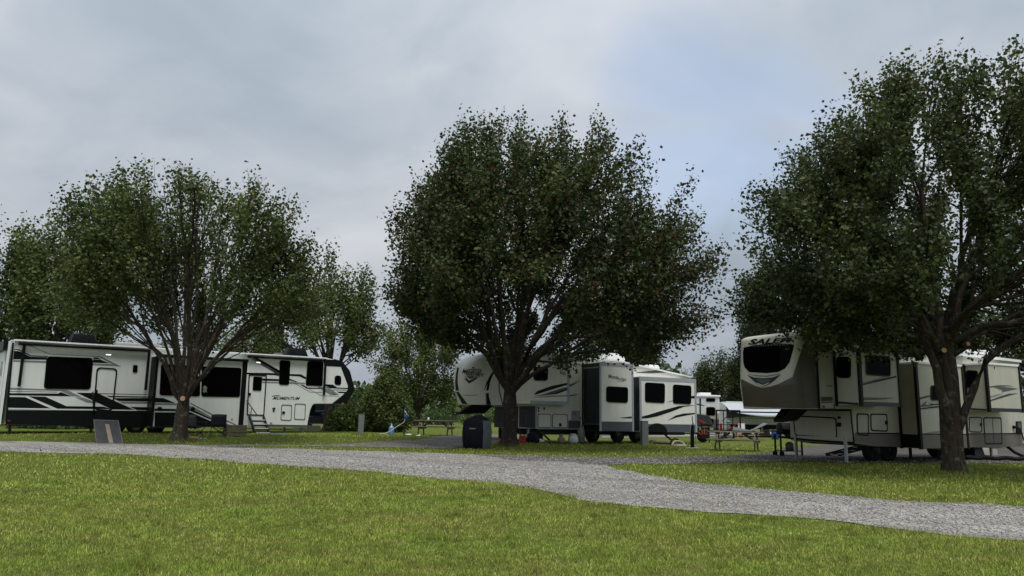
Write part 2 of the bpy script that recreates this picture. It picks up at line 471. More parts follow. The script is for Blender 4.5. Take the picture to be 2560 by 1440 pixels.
sheet('gravel_road', gpx(-330,1116, -120,1123, 0,1130, 100,1132, 320,1136, 450,1145, 600,1156, 800,1170, 900,1180, 1000,1188, 1100,1198, 1280,1215, 1380,1231, 1480,1250, 1580,1264, 1680,1275, 1780,1284, 1855,1291, 1980,1300, 2080,1308, 2180,1317, 2280,1327,
                         2380,1339, 2560,1354, 2900,1388, 3300,1440, 3300,1355, 2900,1305, 2560,1272, 2505,1264, 2380,1259, 2280,1254, 2180,1246, 2080,1238, 1980,1230, 1880,1222, 1780,1211, 1680,1198, 1600,1186, 1545,1176, 1515,1164,
                         1450,1147, 1250,1139, 1000,1131, 750,1123, 520,1119, 478,1113.5, 250,1107, 0,1103, -150,1099, -330,1096), GRAVEL, .010, .11)
sheet('gravel_lane', gpx(1500,1087, 1640,1084, 1900,1080, 2300,1080, 2600,1078, 2600,1086, 2300,1088, 1900,1090, 1640,1094, 1500,1095), M_gravel('far_lane_gravel', 1.15, .1), .014, .2)

SOIL = M('bare_soil', (.075, .062, .038), .95, .35, 6, bmp=.6, bscale=30)
for q_, r_ in (((1272, 1113), .62), ((446, 1095), .75), ((2388, 1185), .52)):
    c_ = ground(*q_); sheet('bare_soil', [(c_.x + r_ * math.cos(a) * (1 + .15 * math.sin(3 * a)), c_.y + r_ * .9 * math.sin(a)) for a in np.linspace(0, 6.0, 16)], SOIL, .012, .05, .2)
# ------------------------------------------------------------------ loose stones on the road (nobody could count them)
def in_beds(x, y, beds):
    r = np.zeros(len(x), bool)
    for B in beds: r |= pt_in(B, x, y)
    return r
def polar(n, d0, d1, a0=-38, a1=38, p=1.0):
    """points seen from the camera: denser where the picture shows the ground larger"""
    u = rng.random(n)
    d = (d0 ** (1 - p) + u * (d1 ** (1 - p) - d0 ** (1 - p))) ** (1 / (1 - p)) if p != 1 else d0 * (d1 / d0) ** u
    a = R(a0) + rng.random(n) * R(a1 - a0)
    return d * np.sin(a), d * np.cos(a), d
x, y, d = polar(150000, 6, 30, p=.9)
k = in_beds(x, y, [B for B in BEDS[:3]]); x, y, d = x[k][:42000], y[k][:42000], d[k][:42000]
n = len(x); s = (.005 + .011 * rng.random(n) ** 2.5) * np.clip(d / 10, .75, 1.6)
base = np.array([[1,0,0],[0,1,0],[-1,0,0],[0,-1,0],[0,0,1.0],[0,0,-.6]])
tri = np.array([[0,1,4],[1,2,4],[2,3,4],[3,0,4],[1,0,5],[2,1,5],[3,2,5],[0,3,5]])
th = rng.random(n) * 6.28
B = base[None] * (0.6 + .8 * rng.random((n, 6, 3))) * s[:, None, None]
B[..., 2] *= .7
Vx = B[..., 0] * np.cos(th)[:, None] - B[..., 1] * np.sin(th)[:, None]; Vy = B[..., 0] * np.sin(th)[:, None] + B[..., 1] * np.cos(th)[:, None]
V = np.stack([Vx + x[:, None], Vy + y[:, None], B[..., 2] + gz(x, y)[:, None] + .012 + s[:, None] * .25], -1).reshape(-1, 3)
F = (tri[None] + (np.arange(n) * 6)[:, None, None]).reshape(-1, 3)
mt, t, b = new_mat('loose_stone'); a = t.nodes.new('ShaderNodeAttribute'); a.attribute_name = 'tint'
t.links.new(ramp(t, a.outputs['Fac'], [(0, (.15, .147, .14)), (.5, (.27, .266, .257)), (.85, (.38, .375, .36)), (1, (.54, .53, .50))]), b.inputs['Base Color']); b.inputs['Roughness'].default_value = .85
tag(np_mesh('gravel_stones', V, F, mt, attr={'tint': np.repeat(rng.random(n) ** 1.2, 6)}), kind='stuff')

# ------------------------------------------------------------------ grass blades
def blades(n, d0, d1, hs, p, name, wk=.00055, wmin=.0032, edge=True):
    x, y, d = polar(n, d0, d1, -37, 37, p)
    j = rng.normal(0, 1, (2, n)) * np.where(rng.random(n) < .22, .30, .05)
    k = ~in_beds(x + j[0], y + j[1], BEDS)
    x, y, d = x[k], y[k], d[k]; n = len(x)
    lump = .75 + .35 * np.sin(x * 2.1 + 1.3 * np.sin(y * 1.7)) * np.sin(y * 1.3 + .8 * np.sin(x * 2.9)) + .15 * rng.normal(size=n)
    h = hs * np.clip(lump, .35, 1.5) * (.6 + .7 * rng.random(n))
    w_ = np.maximum(wmin, wk * d) * (.7 + .6 * rng.random(n))
    th = rng.random(n) * 6.283; lean = h * (.2 + 1.3 * rng.random(n)); la = rng.random(n) * 6.283
    z = gz(x, y); dx, dy = np.cos(th) * w_ / 2, np.sin(th) * w_ / 2
    lx, ly = np.cos(la) * lean, np.sin(la) * lean
    P = np.empty((n, 5, 3))
    P[:, 0] = np.stack([x - dx, y - dy, z - .004], 1); P[:, 1] = np.stack([x + dx, y + dy, z - .004], 1)
    P[:, 2] = np.stack([x + lx * .35 + dx * .8, y + ly * .35 + dy * .8, z + h * .6], 1)
    P[:, 3] = np.stack([x + lx * .35 - dx * .8, y + ly * .35 - dy * .8, z + h * .6], 1)
    P[:, 4] = np.stack([x + lx, y + ly, z + h * (.5 + .45 * rng.random(n))], 1)
    o = (np.arange(n) * 5)[:, None]
    F = np.concatenate([o + [0, 1, 2], o + [0, 2, 3], o + [3, 2, 4]], 0)
    return tag(np_mesh(name, P.reshape(-1, 3), F, BLADE, attr={'tint': np.repeat(np.clip(rng.normal(.45, .24, n), 0, 1), 5)}), kind='stuff')
blades(330000, 5.0, 15, .044, 1.2, 'grass')
blades(110000, 12, 40, .07, 1.5, 'grass', wk=.0007)
# taller tufts
def tufts(cs, name='weeds'):
    P = []; T = []
    for cx_, cy_, r, h, n in cs:
        a = rng.random(n) * 6.283; q = r * np.sqrt(rng.random(n)); P.append(np.stack([cx_ + q * np.cos(a), cy_ + q * np.sin(a), h * (.5 + .6 * rng.random(n))], 1))
    P = np.concatenate(P); x, y, h = P.T; n = len(x); th = rng.random(n) * 6.283; la = rng.random(n) * 6.283; lean = h * (.2 + .6 * rng.random(n))
    z = gz(x, y); w_ = np.maximum(.005, .0007 * y); dx, dy = np.cos(th) * w_ / 2, np.sin(th) * w_ / 2
    Q = np.empty((n, 3, 3)); Q[:, 0] = np.stack([x - dx, y - dy, z - .004], 1); Q[:, 1] = np.stack([x + dx, y + dy, z - .004], 1)
    Q[:, 2] = np.stack([x + np.cos(la) * lean, y + np.sin(la) * lean, z + h], 1)
    return tag(np_mesh(name, Q.reshape(-1, 3), np.arange(n * 3).reshape(-1, 3), BLADE, attr={'tint': np.repeat(np.clip(rng.normal(.3, .22, n), 0, 1), 3)}), kind='stuff')
# ================================================================== trees
def bez(a, c, b, n):
    t = np.linspace(0, 1, n)[:, None]
    return (1 - t) ** 2 * a + 2 * t * (1 - t) * c + t ** 2 * b
def tubes(name, paths, mat, parent):
    """paths: (points (n,3), radii (n), sides)"""
    Vs, Fs, b = [], [], 0
    for P, r, n in paths:
        m_ = len(P); d = np.gradient(P, axis=0); d /= np.linalg.norm(d, axis=1)[:, None] + 1e-9
        ref = np.where(np.abs(d[:, 2:3]) < .9, np.array([[0, 0, 1.0]]), np.array([[1.0, 0, 0]]))
        u = np.cross(d, ref); u /= np.linalg.norm(u, axis=1)[:, None] + 1e-9; v = np.cross(d, u)
        a = np.arange(n) * 2 * np.pi / n
        Q = P[:, None] + (u[:, None] * np.cos(a)[None, :, None] + v[:, None] * np.sin(a)[None, :, None]) * r[:, None, None]
        Vs.append(Q.reshape(-1, 3))
        i, j = np.meshgrid(np.arange(m_ - 1), np.arange(n), indexing='ij'); i, j = i.ravel(), j.ravel(); j2 = (j + 1) % n
        Fs.append(np.stack([b + i*n + j, b + i*n + j2, b + (i+1)*n + j2, b + (i+1)*n + j], 1)); b += m_ * n
    return np_mesh(name, np.concatenate(Vs), np.concatenate(Fs), mat, parent, smooth=True)
def leaves(P, size, tint, droop=.35):
    """folded leaf blades at the points P"""
    n = len(P)
    th = rng.random(n) * 6.283; ph = rng.normal(-droop, .55, n)
    d = np.stack([np.cos(th) * np.cos(ph), np.sin(th) * np.cos(ph), np.sin(ph)], 1)
    r = rng.normal(size=(n, 3)); s = np.cross(d, r); s /= np.linalg.norm(s, axis=1)[:, None] + 1e-9
    nn = np.cross(s, d); L_ = (size * (.7 + .6 * rng.random(n)))[:, None]; W = L_ * .40
    up = nn * L_ * .10
    Q = np.stack([P, P + d * L_ * .45 + s * W + up, P + d * L_, P + d * L_ * .45 - s * W + up], 1)
    o = (np.arange(n) * 4)[:, None]
    return Q.reshape(-1, 3), np.concatenate([o + [0, 1, 2], o + [0, 2, 3]]), np.repeat(tint, 4)
def kmeans(P, k, it=7):
    C = P[rng.choice(len(P), k, replace=False)].copy()
    for _ in range(it):
        l = ((P[:, None] - C[None]) ** 2).sum(-1).argmin(1)
        for i in range(k):
            if (l == i).any(): C[i] = P[l == i].mean(0)
    return C, l
def pear_tree(base, Yd, table, label, nl=50000, leaf=.10, ntip=700, nsub=90, nlimb=13, tr=.27, fork=1.7, group=None, mat=LEAF, bk=BARK,
              name='pear_tree', tint0=.0, clump=(.30, .42), inner=.22, stubs=(), lean=0, hollow=.55, hw=.62, flare=1.0, extra=(), red=.0, limb_r=.42, gap=None, zf=0):
    """base: ground point; table: silhouette rows (py, left px, right px) read at distance Yd"""
    root = empty(name, base, 0, label, 'tree', group)
    b0 = np.array(base)
    rows = []
    for py, xl, xr in table:
        a_, b_ = at(xl, py, Yd), at(xr, py, Yd); rows.append((a_.z - base[2], base[0] - a_.x, b_.x - base[0]))
    rows.sort(); rz, rl, rr = (np.array(v) for v in zip(*rows)); sf = 1.0 if nl > 40000 else .45; cz = clump[1] * 1.45 * sf; cr = clump[0] * .75 * sf
    rl, rr = rl - np.sign(rl) * np.minimum(np.abs(rl) * .5, cr), rr - np.sign(rr) * np.minimum(np.abs(rr) * .5, cr); rz = rz[0] + (rz - rz[0]) * (rz[-1] - cz - rz[0]) / (rz[-1] - rz[0])
    zs = np.linspace(rz[0], rz[-1], 400)
    def renv(z, phi):
        l, r_ = np.interp(z, rz, rl), np.interp(z, rz, rr)
        c = np.cos(phi); mid = (l + r_) / 2
        return np.where(c > 0, mid + (r_ - mid) * c, mid + (l - mid) * -c)
    area = np.array([max(.05, (np.interp(z, rz, rl) + np.interp(z, rz, rr)) / 2) for z in zs]) ** 1.25
    z = rng.choice(zs, ntip * 4, p=area / area.sum()); phi = rng.random(ntip * 4) * 6.283
    rho = np.where(rng.random(ntip * 4) > inner, .74 + .26 * rng.random(ntip * 4), .25 + .5 * rng.random(ntip * 4))
    top = (z - rz[0]) / (rz[-1] - rz[0])
    re = renv(z, phi) * (1 + .07 * np.sin(phi * 5 + z * 1.7) + .05 * np.sin(phi * 9 - z * 3.1))
    T = np.stack([np.cos(phi) * re * rho, np.sin(phi) * re * rho, z], 1)
    # the lower middle of the crown is bare
    axis = np.hypot(T[:, 0], T[:, 1]) / np.maximum(.1, re)
    keep = ~((top < hollow) & (axis < hw * (1 - top / max(hollow, .01)) + .25 * (top < .3)))
    if zf: keep &= ~((T[:, 1] < .25 * re) & (T[:, 2] < zf * (1 - .55 * (np.abs(T[:, 0]) / np.maximum(re, .1)) ** 1.5)))
    if gap is not None: keep &= ~gap(T)
    T = T[keep][:ntip]; T[:, 2] += np.where(rng.random(len(T)) < .1, .25 * rng.random(len(T)), 0)
    mxz = rz[-1]
    C1, l1 = kmeans(T, nlimb); paths = []; tips = []
    fk = np.array([lean, 0, fork])
    for i in range(nlimb):
        S = T[l1 == i]
        if len(S) < 3: continue
        c = C1[i]; hr = np.hypot(c[0], c[1])
        z0 = fork * (.82 + .35 * rng.random())
        a = np.array([lean * z0 / fork + c[0] / (hr + .5) * tr * .45, c[1] / (hr + .5) * tr * .45, z0])
        ctrl = a + np.array([(c[0] - a[0]) * .34, (c[1] - a[1]) * .34, (c[2] - a[2]) * .60])
        P = bez(a, ctrl, c, 12); P[1:-1] += rng.normal(0, .05, (10, 3))
        rad = np.linspace(tr * limb_r, .022, 12) * (.8 + .4 * rng.random()); paths.append((P, rad, 7))
        ks = max(2, int(round(nsub * len(S) / len(T)))); ks = min(ks, len(S))
        C2, l2 = kmeans(S, ks, 5)
        for j in range(ks):
            S2 = S[l2 == j]
            if not len(S2): continue
            mid_ = np.array([0, 0, rz[0] + .35 * (mxz - rz[0])]); fac = .88 + .18 * rng.random(); ts = rng.normal(0, .13)
            S2 = mid_ + (S2 - mid_) * fac; c2 = mid_ + (C2[j] - mid_) * fac; t = np.clip(.30 + .45 * rng.random(), 0, .9); q = P[int(t * 11)]
            ctrl2 = q + (c2 - q) * .5 + np.array([0, 0, -.12 * np.linalg.norm(c2 - q) * (1 if c2[2] > q[2] else -.6)]) + rng.normal(0, .06, 3)
            P2 = bez(q, ctrl2, c2, 8); r0 = max(.016, rad[int(t * 11)] * .55); paths.append((P2, np.linspace(r0, .012, 8), 5))
            for tp in S2:
                t3 = .35 + .5 * rng.random(); q3 = P2[int(t3 * 7)]
                e = tp + np.array([0, 0, .25 * top[0] * 0])
                P3 = bez(q3, (q3 + e) / 2 + np.array([0, 0, -.1]) + rng.normal(0, .06, 3), e, 5)
                paths.append((P3, np.linspace(.012, .005, 5), 3)); tips.append((P3, tp, ts))
    tubes('branches', paths, bk, root)
    # trunk with root flare, a little irregular
    zz = np.array([-.05, .04, .14, .3, .6, 1.0, fork * .8, fork * 1.05, fork * 1.3]); zz = np.sort(zz)
    k_ = np.interp(zz, [-.05, .1, .35, fork * .8, fork * 1.3], [1 + .75 * flare, 1 + .42 * flare, 1.08, 1.0, .62])
    na = 18; Vt = []
    for zi, kk in zip(zz, k_):
        for s_ in range(na):
            a = 2 * np.pi * s_ / na
            f = 1 + .06 * np.sin(3 * a + zi) + .04 * np.sin(5 * a + 2 * zi) + (.10 * np.sin(6 * a) if zi < .3 else 0)
            Vt.append((lean * zi / fork + np.cos(a) * tr * kk * f, np.sin(a) * tr * kk * f, zi))
    Ft = []
    for i in range(len(zz) - 1):
        for s_ in range(na): Ft.append((i*na + s_, i*na + (s_+1) % na, (i+1)*na + (s_+1) % na, (i+1)*na + s_))
    Ft.append(tuple((len(zz) - 1) * na + s_ for s_ in range(na)))
    mk('trunk', Vt, Ft, bk, root, smooth=True)
    for (pts, r0, r1) in extra:
        tubes('limb', [(np.array(pts), np.linspace(r0, r1, len(pts)), 9)], bk, root)
    for (p, nrm_, r_) in stubs:
        p = Vector(p); nv = Vector(nrm_).normalized()
        mb = MB().tube([p - nv * .25, p], [r_ * 1.15, r_ * 1.02], 12); st = mb.build('cut_stub', bk, root, smooth=True)
        MB().tube([p + nv * .002, p + nv * .006], [r_ * .92] * 2, 14).build('cut_face', CUT, st)
    # leaves along every twig and round its tip
    per = max(4, int(nl / max(1, len(tips)))); LP = []; LT = []
    sc = clump
    for P3, tp, ts in tips:
        kq = max(3, int(per * (.5 + rng.random())))
        t = rng.random(kq) ** .6; idx = t * 4; i0 = np.minimum(idx.astype(int), 3); f = (idx - i0)[:, None]
        c = P3[i0] * (1 - f) + P3[i0 + 1] * f
        o_ = rng.normal(0, 1, (kq, 3)); o_ *= (rng.random(kq) ** .45 / np.linalg.norm(o_, axis=1))[:, None]
        LP.append(c + o_ * [sc[0] * 1.55, sc[0] * 1.55, sc[1] * 1.65] * (.55 + .45 * t[:, None]))
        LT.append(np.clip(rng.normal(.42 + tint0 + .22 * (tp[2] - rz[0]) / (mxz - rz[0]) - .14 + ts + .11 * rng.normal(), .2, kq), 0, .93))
    LP = np.concatenate(LP); LT = np.concatenate(LT)
    if red:
        rr_ = np.hypot(LP[:, 0], LP[:, 1]); k_ = (rng.random(len(LP)) < red * (rr_ / rr_.max()) ** 2); LT[k_] = 1.0
    if gap is not None: k_ = ~gap(LP, .55) & ~(gap(LP, 1.9) & (rng.random(len(LP)) < .5)); LP, LT = LP[k_], LT[k_]
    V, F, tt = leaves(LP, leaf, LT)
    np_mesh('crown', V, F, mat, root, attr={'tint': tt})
    return root
FG = 'pear trees along the gravel road'
BGT = 'trees behind the trailers'
# the middle one
bm_ = ground(1272, 1113)
MID = [(262,1300,1345),(285,1165,1450),(310,1150,1512),(350,1068,1560),(420,1045,1640),(460,1020,1745),(520,975,1762),(600,950,1795),(680,945,1800),(760,955,1822),(800,985,1812),(835,1050,1795),(865,1200,1700),(890,1400,1640),(912,1480,1560)]
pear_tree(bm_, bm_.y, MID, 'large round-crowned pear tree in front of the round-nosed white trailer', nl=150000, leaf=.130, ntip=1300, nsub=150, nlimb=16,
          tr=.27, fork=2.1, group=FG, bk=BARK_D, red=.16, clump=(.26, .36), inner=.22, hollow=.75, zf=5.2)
# the left one
bl_ = ground(446, 1095)
LEFT = [(398,345,415),(425,272,440),(440,255,700),(480,205,762),(540,192,805),(620,165,830),(700,150,850),(780,165,850),(825,200,790),(855,300,640),(880,350,600)]
def gapL(T, k=1):   # the open sky between the two halves of the crown
    return (np.abs(T[:, 0] - .85 - .07 * (T[:, 2] - 5) + .15 * np.sin(T[:, 2] * 3)) < .72 * k) & (T[:, 2] > 2.8) & (T[:, 2] < 8.9)
pear_tree(bl_, bl_.y, LEFT, 'wide pear tree with split crown and lichen-spotted trunk before the black-striped toy hauler', nl=58000, leaf=.125, ntip=1000, nsub=130, nlimb=20, hw=.9, limb_r=.33,
          tr=.24, fork=1.5, group=FG, mat=LEAF_L, gap=gapL, clump=(.21, .32), inner=.22, hollow=.8, zf=6.0,
          stubs=[((.16, -.30, 1.62), (.1, -1, .15), .10), ((.72, -.45, 2.5), (.9, -.5, .35), .06)], lean=.08)
# the right one
br_ = ground(2388, 1185)
RIGHT = [(128,2330,2420),(160,2195,2545),(210,2092,2640),(260,2020,2720),(350,1935,2800),(450,1905,2860),(560,1868,2900),(620,1845,2915),(690,1800,2930),(740,1835,2930),(790,1930,2900),(840,2060,2850),(880,2160,2700),(910,2290,2560)]
def gapR(T, k=1):   # bare strip right of the leader
    return (np.abs(T[:, 0] + .12 + .1 * np.sin(T[:, 2] * 2.5)) < .34 * k) & (T[:, 2] > 3.5) & (T[:, 2] < 7.6) & (T[:, 1] < 1.5)
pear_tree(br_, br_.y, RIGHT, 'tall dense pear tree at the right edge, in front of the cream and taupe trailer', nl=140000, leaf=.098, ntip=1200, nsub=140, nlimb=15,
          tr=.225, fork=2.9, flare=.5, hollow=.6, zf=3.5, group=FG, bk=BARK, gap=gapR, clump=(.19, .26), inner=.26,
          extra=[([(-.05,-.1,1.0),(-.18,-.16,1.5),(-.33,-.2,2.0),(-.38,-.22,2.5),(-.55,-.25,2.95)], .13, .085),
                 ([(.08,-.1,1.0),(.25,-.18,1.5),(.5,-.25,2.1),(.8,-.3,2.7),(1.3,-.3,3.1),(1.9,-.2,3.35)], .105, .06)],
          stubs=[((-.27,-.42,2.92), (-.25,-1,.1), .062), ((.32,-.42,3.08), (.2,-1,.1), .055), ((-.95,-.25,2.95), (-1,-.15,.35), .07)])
def bgtree(px, Y, table, label, **kw):
    p = on_lawn(px, Y); d = dict(nl=15000, leaf=.19, ntip=300, nsub=55, nlimb=9, tr=.22, fork=1.6, group=BGT, mat=LEAF_L, clump=(.42, .55), hollow=.35)
    d.update(kw); return pear_tree(p, Y, table, label, **d)
bgtree(-30, 46, [(520,-60,15),(575,-160,52),(680,-200,70),(760,-220,95),(830,-180,90),(880,-120,60)], 'green tree cut by the left edge of the picture, behind the toy hauler')
bgtree(112, 44, [(500,100,190),(535,60,240),(640,55,290),(720,50,330),(790,40,330),(850,60,300),(880,80,220)], 'bushy tree behind the rear end of the toy hauler, beside the leftmost tree', nl=17000, tr=.26)
bgtree(823, 45.5, [(610,840,890),(650,780,940),(720,690,955),(780,640,968),(840,610,970),(880,640,960),(915,730,930)], 'airy upright tree behind the nose of the toy hauler', nl=12500, tr=.3, ntip=300, fork=2.2, clump=(.34, .55), leaf=.17, hollow=.6, hw=.9)
bgtree(590, 56, [(770,500,640),(800,430,690),(850,400,720),(900,400,720),(960,420,700)], 'low tree seen between the limbs of the split pear, beyond the toy hauler', nl=9000)
bgtree(300, 60, [(830,180,420),(870,150,460),(920,150,460),(970,160,450)], 'far low tree above the roof of the toy hauler, left of the lichen-spotted trunk', nl=8000, ntip=200)
bgtree(1042, 66, [(770,1000,1110),(805,945,1160),(880,930,1178),(940,925,1170),(990,945,1160),(1020,985,1120)], 'many-stemmed tree behind the picnic table under open sky', nl=20000, tr=.26, ntip=330, fork=1.3, mat=LEAF_L)
bgtree(1560, 52, [(690,1520,1640),(760,1440,1670),(840,1420,1668),(900,1420,1665),(950,1430,1660)], 'dark tree behind the roof of the round-nosed white trailer', nl=16000, mat=LEAF, bk=BARK_D)
bgtree(1790, 74, [(868,1765,1810),(900,1738,1848),(960,1732,1862),(1020,1735,1860),(1060,1740,1850)], 'dense dark tree behind the small white travel trailer', nl=14000, mat=LEAF, hollow=.05, bk=BARK_D)
bgtree(1868, 66, [(830,1862,1885),(850,1835,1905),(900,1815,1925),(970,1800,1930),(1040,1810,1920)], 'narrow dark tree behind the nose of the cream trailer, beside the dense dark tree', nl=12000, mat=LEAF, hollow=.05, bk=BARK_D)
bgtree(1911, 62, [(640,1980,2110),(680,1925,2180),(740,1900,2220),(800,1900,2220),(860,1905,2200)], 'tall fine-leaved tree behind the roof of the cream trailer', nl=20000, tr=.32, mat=LEAF, fork=3.2, bk=BARK_D)
bgtree(2420, 46, [(700,2300,2560),(760,2220,2640),(830,2190,2680),(900,2200,2680),(950,2220,2660)], 'broad tree behind the rear half of the cream trailer', nl=16000, mat=LEAF, bk=BARK_D)
# the cone-shaped bush: leaves down to the ground
def bush(base, prof, n, leaf, name, label, mat, sq=1.0, group=None, cat='bush'):
    root = empty(name, base, 0, label, cat, group)
    H = prof[-1][0]; zc = rng.random(n * 2) * H
    r = np.interp(zc, *zip(*prof)); keep = rng.random(n * 2) < r / r.max(); zc, r = zc[keep][:n], r[keep][:n]; n = len(zc)
    a = rng.random(n) * 6.283; rho = (.45 + .6 * rng.random(n)) * (1 + .13 * np.sin(a * 5 + zc * 3) + .08 * np.sin(a * 11 - zc * 5))
    P = np.stack([np.cos(a) * r * rho, np.sin(a) * r * rho * sq, zc], 1)
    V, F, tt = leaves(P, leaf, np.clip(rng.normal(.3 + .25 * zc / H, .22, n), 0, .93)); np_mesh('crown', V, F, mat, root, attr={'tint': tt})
    MB().tube([(0,0,-.02),(.03,0,H*.3),(0,.02,H*.7)], [.06,.05,.02], 7).build('trunk', BARK_D, root, smooth=True)
    return root
bush(ground(965, 1080), [(0,.9),(.5,1.4),(1.2,1.5),(2.2,1.15),(3.0,.7),(3.5,.2)], 13000, .13, 'evergreen_bush', 'dense cone-shaped dark bush between the grey utility box and the picnic table', LEAF_L)
for px, py, r, h, lab, mt_ in ((872,1078,1.3,1.6,'yellow-green shrub right of the toy hauler nose', LEAF_Y), (1190,1062,2.3,2.8,'pale green shrub behind the picnic table, left of the round trailer nose', LEAF_Y),
                               (1095,1062,1.8,1.9,'olive shrub right behind the wooden picnic table', LEAF_B), (890,1070,1.3,2.6,'tall loose shrub left of the grey utility box', LEAF_B), (150,1071,2.6,.75,'low dark hedge shrub seen under the toy hauler', LEAF_B)):
    p = ground(px, py); bush(p, [(0,r*.85),(h*.35,r),(h*.7,r*.75),(h,r*.15)], 3200, .15, 'shrub', lab, mt_, group='shrubs at the edge of the field')
# far woodland reads as one mass
n = 26000; xs = rng.random(n) * 330 - 165
ht = 8.5 + 2.6 * np.sin(xs * .11) + 1.8 * np.sin(xs * .29 + 1) + 1.0 * np.sin(xs * .71)
u = rng.random(n) ** .8; P = np.stack([xs, 118 + 14 * rng.random(n) + 3 * np.sin(xs * .5), ht * u * (1 - .12 * rng.random(n)) * np.where(xs < -10, .75, 1.0)], 1)
P += rng.normal(0, .5, (n, 3)); P[:, 2] = np.maximum(P[:, 2], .1)
V, F, tt = leaves(P, 1.15, np.clip(rng.normal(.45, .25, n), 0, 1))
tag(np_mesh('woodland', V, F, LEAF_B, attr={'tint': tt}), kind='stuff')
tufts([(b_.x + math.cos(q) * .42, b_.y + math.sin(q) * .42, .22, .13, 60) for b_ in (bm_, bl_, br_) for q in np.arange(0, 6.28, .45)] +
      [(*ground(2440, 1195)[:2], .5, .12, 200), (*ground(330, 1425)[:2], .22, .12, 260), (*ground(900, 1088)[:2], .4, .15, 160), (*ground(1612, 1110)[:2], .4, .15, 160)])

# scattered weeds and thicker clumps in the lawn
wx, wy, wd_ = polar(420, 5.3, 16, -36, 36, 1.1); k = ~in_beds(wx, wy, BEDS)
tufts([(a_, b_, .06 + .16 * rng.random(), .045 + .05 * rng.random(), int(30 + 50 * rng.random())) for a_, b_ in zip(wx[k], wy[k])])

# fallen leaves and clover heads
def scatter(name, n, d0, d1, size, mat, lift, tint):
    x, y, d = polar(n, d0, d1, -36, 36, 1.1); th = rng.random(n) * 6.283; s = size * (.6 + .8 * rng.random(n)) * np.clip(d / 12, .8, 2); z = gz(x, y) + lift
    u = np.stack([np.cos(th), np.sin(th), rng.normal(0, .35, n)], 1) * s[:, None]; v = np.stack([-np.sin(th), np.cos(th), rng.normal(0, .35, n)], 1) * s[:, None] * .6; c = np.stack([x, y, z + s * .3], 1)
    tag(np_mesh(name, np.stack([c - u, c + v, c + u, c - v], 1).reshape(-1, 3), np.arange(n * 4).reshape(-1, 4), mat, attr={'tint': np.repeat(tint * np.ones(n) + rng.normal(0, .1, n), 4)}), kind='stuff')
scatter('fallen_leaves', 380, 5.5, 26, .020, M('dry_leaf', (.11, .075, .028), .7, .5, 3), .025, .5)
scatter('clover_heads', 170, 19, 34, .010, M('clover_white', (.62, .60, .52), .7, .15, 3), .045, .5)
# ================================================================== trailers: side panels built in the trailer's own frame
def zoomer(x0, y0, s): return lambda *n: [(x0 + a * s, y0 + b * s) for a, b in zip(n[::2], n[1::2])]
za = zoomer(0, 820, 480/2304); zb = zoomer(440, 820, 480/2304); zc = zoomer(880, 820, 420/2016); zd = zoomer(1120, 850, 360/1851)
ze = zoomer(1440, 860, 360/1920); zf = zoomer(1700, 920, 260/1628); zg = zoomer(1820, 800, 420/1592); zk = zoomer(2180, 800, 380/1303)
zj = zoomer(1730, 960, 160/1536); zm = zoomer(1840, 830, 220/2560); zn = zoomer(2380, 1040, 180/1994); zo = zoomer(760, 1000, 180/2560); zl = zoomer(440, 1020, 200/2560)
zi_ = zoomer(1300, 1040, 180/2560)
def rounded(P, r, n=4):
    """round the corners of a polygon (list of 2-D points)"""
    if r <= 0: return P
    outp = []; P = [Vector(p) for p in P]; k = len(P)
    for i in range(k):
        a, b, c = P[i - 1], P[i], P[(i + 1) % k]
        u, v = (a - b), (c - b); rr = min(r, u.length * .45, v.length * .45)
        u.normalize(); v.normalize()
        for j in range(n + 1):
            t = j / n; outp.append(tuple(b + u * rr * (1 - t) ** 2 + v * rr * t ** 2))
    return outp
def inset(P, d):
    """shrink a convex-ish polygon towards its inside by d"""
    k = len(P); A = sum(P[i][0] * P[(i + 1) % k][1] - P[(i + 1) % k][0] * P[i][1] for i in range(k)); s = 1 if A > 0 else -1
    outp = []
    for i in range(k):
        a, b, c = Vector(P[i - 1]), Vector(P[i]), Vector(P[(i + 1) % k])
        e1 = (b - a); e2 = (c - b)
        if e1.length < 1e-6: e1 = e2
        if e2.length < 1e-6: e2 = e1
        n1 = Vector((-e1.y, e1.x)).normalized() * s; n2 = Vector((-e2.y, e2.x)).normalized() * s
        m_ = n1 + n2; m_ = m_.normalized() if m_.length > 1e-4 else n1
        outp.append(tuple(b + m_ * d / max(.5, m_.dot(n1))))
    return outp
class Rig:
    def __init__(s, name, label, cat, loc, ang, group=None):
        s.root = empty(name, loc, ang, label, cat, group)
        s.Mw = Matrix.Translation(loc) @ Matrix.Rotation(ang, 4, 'Z'); s.Mi = s.Mw.inverted(); s.o = s.Mi @ CP
    def d(s, px, py): return s.Mi.to_3x3() @ ray(px, py)
    def side(s, y): return Plane(s, (0, y, 0), (1, 0, 0), (0, -1, 0))
    def front(s, x): return Plane(s, (x, 0, 0), (0, -1, 0), (-1, 0, 0))
